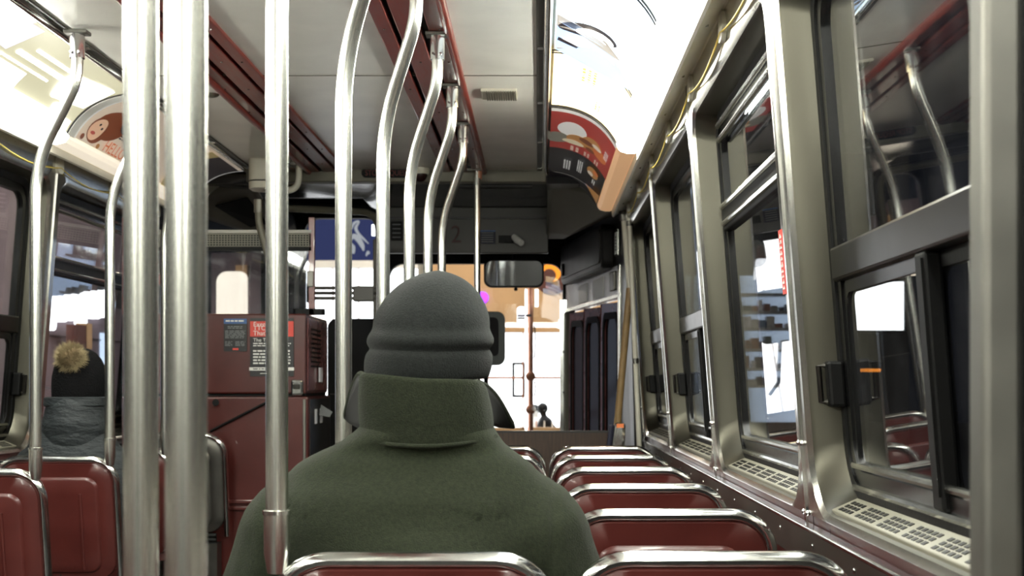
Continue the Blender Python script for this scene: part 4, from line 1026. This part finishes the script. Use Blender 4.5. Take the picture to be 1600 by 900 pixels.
hat = beanie_mb([(1.130, .090), (1.126, .102), (1.132, .1065), (1.148, .1095), (1.164, .1105), (1.172, .1085), (1.177, .1035), (1.181, .1065), (1.187, .1115), (1.194, .1125), (1.201, .1105), (1.208, .1060), (1.215, .1035), (1.226, .1030), (1.241, .0985), (1.258, .0895), (1.276, .0765), (1.292, .0605), (1.304, .042), (1.312, .022), (1.316, .003)], .019, .235, .09)
hb = kid(hat, 'beanie', 'beanie', smooth=60)
for v in hb.data.vertices:                        # slouchy unevenness of the knit
    p = v.co; a = math.atan2(p.y-.235, p.x-.02)
    v.co.x += .0025*math.sin(3*a+p.z*40); v.co.z += .003*math.sin(2*a+1.2)*(1 if p.z < 1.22 else .5)
    if p.z > 1.22: v.co += Vector((math.cos(a), math.sin(a), 0))*(-.003*math.exp(-((a+PI/2)/.12)**2))
ss = hb.modifiers.new('b', 'SUBSURF'); ss.levels = 1; ss.render_levels = 1; bake(hb)

# passenger on the left
lk = 1.0
pas, kid2, ringat, hc2 = person('person', 'person in a black knit hat with fur pompom and dark hooded jacket', (-1.755, 4.88, -.05), 1.0, 'puffer', dict(hx=.012, hz=-.03, sx=.13, ex=.195))
jk = MB()
jk.loft([ringat(z, a, b_, c, 0, 28, 2.6) for z, a, b_, c in ((.45, .19, .15, .21), (.60, .20, .15, .21), (.78, .195, .14, .20), (.88, .185, .13, .20), (.94, .165, .115, .20), (.99, .14, .10, .205), (1.03, .115, .095, .21), (1.06, .11, .095, .21))])
for s in (-1, 1):
    jk.capsule((s*.15, .205, .86), (s*.215, .22, .65), .078, .072); jk.capsule((s*.215, .22, .65), (s*.15, .42, .605), .070, .055)
kid2(jk, 'jacket', 'puffer', .012, 6)
hd_ = MB()                                         # bunched hood on the back, quilted
rings = []
for i in range(22):
    t = i/21; z = .925+.185*t; w = .118+.018*math.sin(PI*t)-.02*t; d = .10+.02*math.sin(PI*t); q = .002*math.sin(t*PI*5)
    rings.append([(.012+(w+q)*math.cos(a)*(1+.02*math.cos(16*a)*math.exp(-((a-1.5*PI)/.5)**2)), .190+(d+q)*math.sin(a), z+.006*math.sin(3*a)) for a in [2*PI*j/56 for j in range(56)]])
hd_.loft(rings); hq = kid2(hd_, 'hood', 'puffer', smooth=80)
kid2(MB().loft([ringat(z, a, b_, .20, .012, 32) for z, a, b_ in ((1.085, .112, .105), (1.09, .118, .112), (1.118, .116, .110), (1.122, .108, .10))]), 'hood_edge', 'puffer')
h2 = beanie_mb([(1.112, .090), (1.110, .096), (1.125, .099), (1.16, .100), (1.20, .098), (1.235, .090), (1.265, .076), (1.288, .057), (1.303, .033), (1.309, .004)], .014, .225, .0)
kb2 = kid2(h2, 'knit_hat', 'knit_black', smooth=70)
for v in kb2.data.vertices:
    a = math.atan2(v.co.y-.225, v.co.x-.014); v.co += Vector((math.cos(a), math.sin(a), 0))*.0015*math.sin(40*a)
pc = Vector((.010, .135, 1.268)); pm = MB(); rnd = random.Random(5)
pm.ball(pc, .046, 16, 10); pom = kid2(pm, 'pompom', 'fur_dark')
hair = MB()
for i in range(2600):
    a = rnd.uniform(0, 2*PI); q = rnd.uniform(-1, 1); d = Vector((math.sqrt(1-q*q)*math.cos(a), math.sqrt(1-q*q)*math.sin(a), q))
    base = pc+d*.042; ln = rnd.uniform(.012, .026); side = d.orthogonal().normalized()*.0013; jit = Vector((rnd.uniform(-1, 1), rnd.uniform(-1, 1), rnd.uniform(-1, 1)))*.008
    hair.add([base-side, base+side, base+d*ln+jit], [(0, 1, 2)])
fo = hair.build('fur', 'fur', pom, local=True); fo['kind'] = 'stuff'

# ================================================================== the street outside (ground 0.9 m below the tram floor)
GZ = -.9
struct(MB().box(-40, 40, -20, 70, GZ-.1, GZ).build('ground', 'asphalt'), 'dark asphalt street outside')
def wbox(px0, px1, py0, py1, Y, dep=.1):
    a, b = W(px0, py1, Y), W(px1, py0, Y); return MB().box(a.x, b.x, Y, Y+dep, a.z, b.z)
YS = 28.
rb = thing('restaurant_building', 'brightly lit restaurant with a tan fascia seen through the windshield', 'building', (-.4, YS+1, GZ))
wbox(660, 1010, 300, 516, YS, .4).build('fascia', 'facade_tan', rb)
wbox(660, 1010, 516, 519, YS-.05, .4).build('fascia_edge', 'facade_tan', rb)
MB().box(-2.42, 2.3, YS+3.2, YS+3.3, GZ, 3).build('back_wall', 'shop_white', rb)
MB().box(-2.42, 2.3, YS, YS+3.3, 2.3, 2.4).build('shop_ceiling', 'shop_white', rb)
MB().box(-2.42, 2.3, YS, YS+3.3, GZ, GZ+.06).build('shop_floor', 'interior_wall', rb)
MB().box(-2.42, 2.3, YS, YS+.2, GZ, W(0, 668, YS).z).build('stall_riser', 'facade_tan', rb)
for px in (700, 762, 817, 880, 950): wbox(px-1.2, px+1.2, 517, 672, YS, .08).build('mullion', 'copper_pole', rb)
wbox(660, 1010, 588.5, 592, YS, .08).build('transom', 'copper_pole', rb)
a, b = W(800, 621, YS+3), W(822, 566, YS+3)
ringmb(frame_loops(a.x, b.x, a.z, b.z, .01, .06, 0, .04)).mapped(lambda u, v, w: (u, YS+3.1+w, v)).build('picture_frame', 'black', rb)
for i in range(7):
    wbox(800+12.4*i, 802+12.4*i, 658, 670, YS+.6, .1).build('chair_back', 'interior_wall' if i % 3 else 'copper_pole', rb)
def diner(px, py, label, m, hair_m, dy=1.4):
    c = W(px, py, YS+dy); o = MB(); o.ball(c, .11, 12, 8, (.85, 1, 1.1))
    o.capsule(c+Vector((.02, 0, -.12)), c+Vector((.06, 0, -.30)), .07, .17); o.capsule(c+Vector((.06, 0, -.30)), c+Vector((.06, .05, -.75)), .17, .2); o.capsule(c+Vector((.14, -.05, -.28)), c+Vector((.32, -.2, -.46)), .065, .05)
    o.capsule(c+Vector((-.06, -.05, -.3)), c+Vector((-.12, -.25, -.5)), .06, .045); o.capsule(c+Vector((.0, 0, -.8)), c+Vector((0, -.4, -.8)), .11, .08); o.capsule(c+Vector((0, -.4, -.8)), c+Vector((0, -.4, -1.2)), .08, .06)
    p = o.build('person', m); remesh(p, .03, 3)
    tag(p, label, 'person')
    MB().ball(c+Vector((0, .02, .04)), .125, 12, 8, (.95, 1, 1)).build('hair', hair_m, p, smooth=True, local=False)
diner(836, 643, 'dark-haired person seated in the restaurant, left of the two diners', 'scarf', 'black', 2.6)
diner(848, 641, 'person in a dark jacket leaning forward in the restaurant, right of the two diners', 'black', 'black')
up = thing('utility_pole', 'copper coloured utility pole with round boxes in front of the restaurant', 'pole', W(829, 760, 20))
MB().tube([Vector((W(829, 0, 20).x, 20, GZ)), Vector((W(829, 0, 20).x, 20, 4.2))], .042, 12).build('pole', 'copper_pole', up, smooth=True)
for py in (588, 640): MB().ball(W(829, py, 19.95), .075, 14, 8, (1, .5, 1)).build('box', 'copper_pole', up, smooth=True)
for (y0, y1) in ((508, 560), (595, 620)): MB().tube([W(835, y0, 19.95), W(837, (y0+y1)/2, 19.95), W(835, y1, 19.95)], .012, 6).build('conduit', 'cab_grey', up, smooth=True)
wbox(836, 841, 452, 479, 19.9, .04).build('sign_plate', 'sign_white', up)
wbox(820.5, 823.5, 452, 720, 19.95, .05).build('pipe', 'sign_white', up)
ss_ = thing('street_sign', 'white rounded street sign with a purple band on the utility pole', 'sign', W(815, 506, 19.8))
a, b = W(808, 507, 19.8), W(821, 479, 19.8)
slab(a.x, b.x, a.z, b.z, .05, 19.8, 19.83).mapped(lambda u, v, w: (u, w, v)).build('plate', 'shop_white', ss_)
MB().tube([W(815, 493, 19.86), W(829, 493, 19.96)], .02, 8).build('bracket', 'cab_grey', ss_)
wbox(808.5, 820.5, 491, 495, 19.79, .01).build('band', 'ink_lav', ss_); wbox(808.5, 820.5, 495.5, 499, 19.79, .01).build('band', 'ink_grey', ss_)
cs = thing('round_shop_sign', 'round glowing orange and red shop sign at the top right of the windshield', 'sign', W(862, 460, 27.8))
cc_ = W(862, 434, 27.8)
def disc(c, r, y, n=28): return MB().loft([[(c.x+r*math.cos(2*PI*i/n), yy, c.z+r*math.sin(2*PI*i/n)) for i in range(n)] for yy in (y, y+.05)])
disc(cc_, .34, 27.96).build('disc', 'brick', cs); disc(cc_+Vector((0, 0, .13)), .20, 27.9).build('glow', 'neon_orange', cs); disc(cc_+Vector((-.05, 0, .05)), .14, 27.85).build('badge', 'brick', cs)
np_ = tag(disc(W(754, 465, 27.95), .12, 27.95).build('neon_light', 'neon_purple'), 'small purple neon light left of the mirror stalk', 'light')
# left part of the crossing street: lit shop with blue mural
mbd = thing('mural_building', 'building with blue swirl mural over a white lit shopfront', 'building', (-5, 29, GZ))
wbox(440, 655, 250, 338, YS, .4).build('upper_wall', 'facade_dark', mbd)
wbox(440, 600, 338, 407, YS, .4).build('mural', 'mural_blue', mbd)
wbox(600, 655, 338, 412, YS, .4).build('side_wall', 'facade_dark', mbd)
wbox(440, 655, 407, 418, YS-.05, .4).build('band', 'interior_wall', mbd)
wbox(440, 655, 418, 720, YS+1.5, .1).build('shop_window', 'shop_white', mbd)
for px in (485, 520, 560, 604, 640): wbox(px-1.5, px+1.5, 418, 720, YS, .1).build('mullion', 'white_panel', mbd)
def stroke(pts, wds, m, y=YS-.03):
    q = [W(*p, y) for p in pts]; MB().tube(smooth2(q), [w*y/FPX for w in interp(wds, len(smooth2(q)))], 8).mapped(lambda a, b, c: (a, y+(b-y)*.15, c)).build('mural_stroke', m, mbd, smooth=True)
def smooth2(q, n=6):
    out = []
    for i in range(len(q)-1):
        a, b, c, d = q[max(0, i-1)], q[i], q[i+1], q[min(len(q)-1, i+2)]
        for k in range(n): t = k/n; out.append(.5*((2*b)+(c-a)*t+(2*a-5*b+4*c-d)*t*t+(3*b-a-3*c+d)*t**3))
    out.append(q[-1]); return out
def interp(w, n): return [w[min(len(w)-1, int(i/(n-1)*(len(w)-1)))]*(1-(i/(n-1)*(len(w)-1)) % 1)+w[min(len(w)-1, int(i/(n-1)*(len(w)-1))+1)]*((i/(n-1)*(len(w)-1)) % 1) for i in range(n)]
stroke([(547, 362), (553, 349), (561, 346), (556, 356), (560, 365), (569, 374), (576, 381)], [1, 2.2, 1, 2.6, 2.2, 1.6, .6], 'mural_white')
stroke([(548, 374), (553, 369), (560, 374), (566, 384), (568, 392)], [2, 4, 4.5, 3.5, .8], 'mural_white')
stroke([(547, 380), (552, 386), (552, 395), (548, 390)], [1.5, 3, 2, 1], 'mural_white')
stroke([(572, 400), (575, 394), (577, 397)], [1, 2.4, 1], 'mural_white')
wbox(581, 590, 351, 368, YS-.1, .05).build('lamp_box', 'sign_white', mbd)
# pale bright doorway seen through the cab screen
pd = thing('lit_doorway', 'glowing cream arched doorway seen through the cab screen', 'doorway', W(362, 490, 20))
a, b = W(338, 810, 20), W(385, 424, 20)
slab(a.x, b.x, a.z, b.z, (.01, .01, .10, .16), 20, 20.1).mapped(lambda u, v, w: (u, w, v)).build('opening', 'door_glow', pd)
wbox(368, 386, 414, 440, 20.2, .2).build('lintel', 'facade_tan', pd); wbox(330, 420, 395, 812, 20.3, .3).build('wall', 'facade_mauve', pd)
# left street side
lb = thing('corner_shop', 'mauve grey shop building with a big white dripping sign, left windows', 'building', (-9.2, 24, GZ))
def LS(y, z, d): return (-9.0-d, y, z)
MB().box(16, 34, GZ, 6.5, 0, .5).mapped(LS).build('front_wall', 'facade_mauve', lb)
def lpt(px, py): Y = -9.0*FPX/(px-VX); return (Y, EYE+(VY-py)*Y/FPX)
def lrect(px0, px1, py0, py1, d0, d1):
    (y0, z1), (y1, _) = lpt(px0, py0), lpt(px1, py0); z0 = lpt(px0, py1)[1]; return MB().box(y0, y1, z0, z1, d0, d1).mapped(LS)
for (pa, pb, ta, tb) in ((66, 72, 464, 516), (72, 80, 466, 500), (79, 90, 462, 502), (89, 101, 460, 500), (100, 112, 459, 497), (115, 121, 457, 513), (120, 132, 455, 496), (131, 143, 454, 497), (142, 153, 453, 495), (152, 161, 452, 494)):
    y0, z1 = lpt(pa, ta); y1, _ = lpt(pb, ta); _, z0 = lpt(pa, tb)
    q = slab(y0-.03, y1+.03, z0, z1, .12, -.18, -.02).mapped(LS); q.build('sign_letter', 'sign_white', lb)
for (p_, q_, r_, s_, m_) in ((155, 172, 520, 760, 'shop_cool'), (58, 66, 525, 560, 'sign_white'), (165, 178, 452, 478, 'shop_white'), (200, 240, 430, 640, 'shop_cool')): lrect(p_, q_, r_, s_, -.05, -.01).build('lit_window', m_, lb)
lrect(60, 260, 521, 523, -.04, 0).build('ledge', 'facade_dark', lb)
lrect(78, 94, 507, 545, -.5, -.3).build('banner', 'brick', lb); lrect(93, 103, 505, 545, -.5, -.3).build('banner', 'facade_tan', lb)
lrect(20, 300, 395, 452, -.12, -.0).build('fascia', 'facade_dark', lb)
lb2 = thing('row_house', 'purple lit brick wall beyond the leftmost window', 'building', (-9, 12, GZ))
MB().box(8, 15.9, GZ, 6, 0, .5).mapped(LS).build('front_wall', 'facade_mauve', lb2)
MB().box(10.5, 12.5, 0.3, 2.6, -.03, 0).mapped(LS).build('lit_window', 'mural_blue', lb2)
MB().box(13.4, 15.2, 0.0, 2.4, -.03, 0).mapped(LS).build('lit_window', 'shop_cool', lb2)
# right street side
rs = thing('lit_store', 'brightly lit store with shelves seen through the second right window', 'building', (4, 25, GZ))
YR = 24.
wbox(1040, 1420, 240, 428, YR, .4).build('upper_wall', 'facade_dark', rs)
wbox(1040, 1420, 428, 720, YR+2.5, .1).build('back_wall', 'shop_cool', rs)
wbox(1040, 1420, 660, 800, YR-.1, .2).build('stall_riser', 'facade_dark', rs)
for py in (458, 486, 512, 545, 575, 602): wbox(1150, 1260, py, py+4, YR+1.2, .4).build('shelf', 'interior_wall', rs)
rnd = random.Random(11)
for py in (486, 512, 545, 575, 602):
    x = 1152
    while x < 1250:
        w = rnd.uniform(4, 12); h = rnd.uniform(6, 20); wbox(x, x+w, py-h, py, YR+1.25, .25).build('goods', rnd.choice(['interior_wall', 'facade_mauve', 'poster_blue', 'copper_pole', 'cab_grey', 'white_panel']), rs); x += w+rnd.uniform(.5, 5)
for px in (1050, 1082, 1150, 1262, 1330): wbox(px-2, px+2, 428, 680, YR, .1).build('mullion', 'cab_grey', rs)
wbox(1262, 1420, 428, 680, YR+.2, .1).build('blind', 'facade_dark', rs)
ls_ = thing('lantern_sign', 'small glowing white and violet lantern sign above the store', 'sign', W(1192, 436, 23.8))
a, b = W(1180, 436, 23.7), W(1204, 404, 23.7)
MB().hexa([(a.x, 23.7, a.z), (b.x, 23.7, a.z+.08), (b.x, 23.97, a.z+.08), (a.x, 23.97, a.z), (a.x+.05, 23.7, b.z), (b.x-.07, 23.7, b.z), (b.x-.07, 23.97, b.z), (a.x+.05, 23.97, b.z)]).build('shade', 'sign_white', ls_)
wbox(1186, 1198, 382, 404, 23.75, .25).build('bracket', 'brick', ls_)
bb = thing('lit_billboard', 'glowing white billboard on a post seen in the nearest right window', 'billboard', W(1370, 520, 15))
wbox(1312, 1412, 440, 516, 15, .2).build('face', 'sign_white', bb)
MB().box(W(1350, 0, 15).x-.06, W(1350, 0, 15).x+.06, 15.05, 15.15, GZ, W(0, 516, 15).z).build('post', 'cab_grey', bb)
wbox(1308, 1416, 436, 440, 14.98, .24).build('rim', 'cab_grey', bb); wbox(1308, 1416, 516, 520, 14.98, .24).build('rim', 'cab_grey', bb)
sb_ = thing('sandwich_board', 'wooden board with an amber top strip beyond the nearest right window', 'sign', W(1335, 760, 14))
wbox(1322, 1376, 576, 581, 14, .06).build('top_strip', 'neon_orange', sb_); wbox(1326, 1352, 583, 600, 14, .05).build('board', 'black', sb_)
for px in (1328, 1336): MB().box(W(px, 0, 14).x, W(px+6, 0, 14).x, 14, 14.05, GZ, W(0, 600, 14).z).build('post', 'tan_wood', sb_)
def added_lamp(x, y, z, label, energy):  # unseen lamps put in to light the facades outside
    r = thing('added_lamp', label, 'lamp', (x, y, GZ)); s = -1 if x > 0 else 1
    MB().tube([(x, y, GZ), (x, y, z)], .06, 10).build('mast', 'grey_pole', r, smooth=True)
    MB().tube([(x, y, z), (x+s*.5, y, z+.12), (x+s*1., y, z+.12)], .035, 8).build('arm', 'grey_pole', r, smooth=True)
    MB().ball((x+s*1.05, y, z+.08), .13, 12, 8, (1.4, 1, .5)).build('lamp_head', 'amber', r, smooth=True)
    l = bpy.data.lights.new('lamp', 'POINT'); l.energy = energy; l.color = (1, .86, .68); l.shadow_soft_size = .15
    lo = bpy.data.objects.new('lamp_light', l); COL.objects.link(lo); lo.parent = r; lo.location = (s*1.05, 0, z-GZ-.12)
added_lamp(-2.0, 23.0, 5.2, 'added lamp lighting the tan restaurant fascia', 1100)
added_lamp(-6.2, 20.5, 5.5, 'added lamp lighting the mauve corner shop', 1000)
added_lamp(7.0, 17.5, 5.0, 'added lamp beyond the nearest right windows', 160)
added_lamp(-6.6, 12.5, 5.2, 'added lamp beyond the leftmost window', 500)
for o in bpy.data.objects:
    if o.name.split('.')[0] in ('screw_set', 'rivet_row', 'grille_slots', 'perforation', 'fine_print'): o['kind'] = 'stuff'
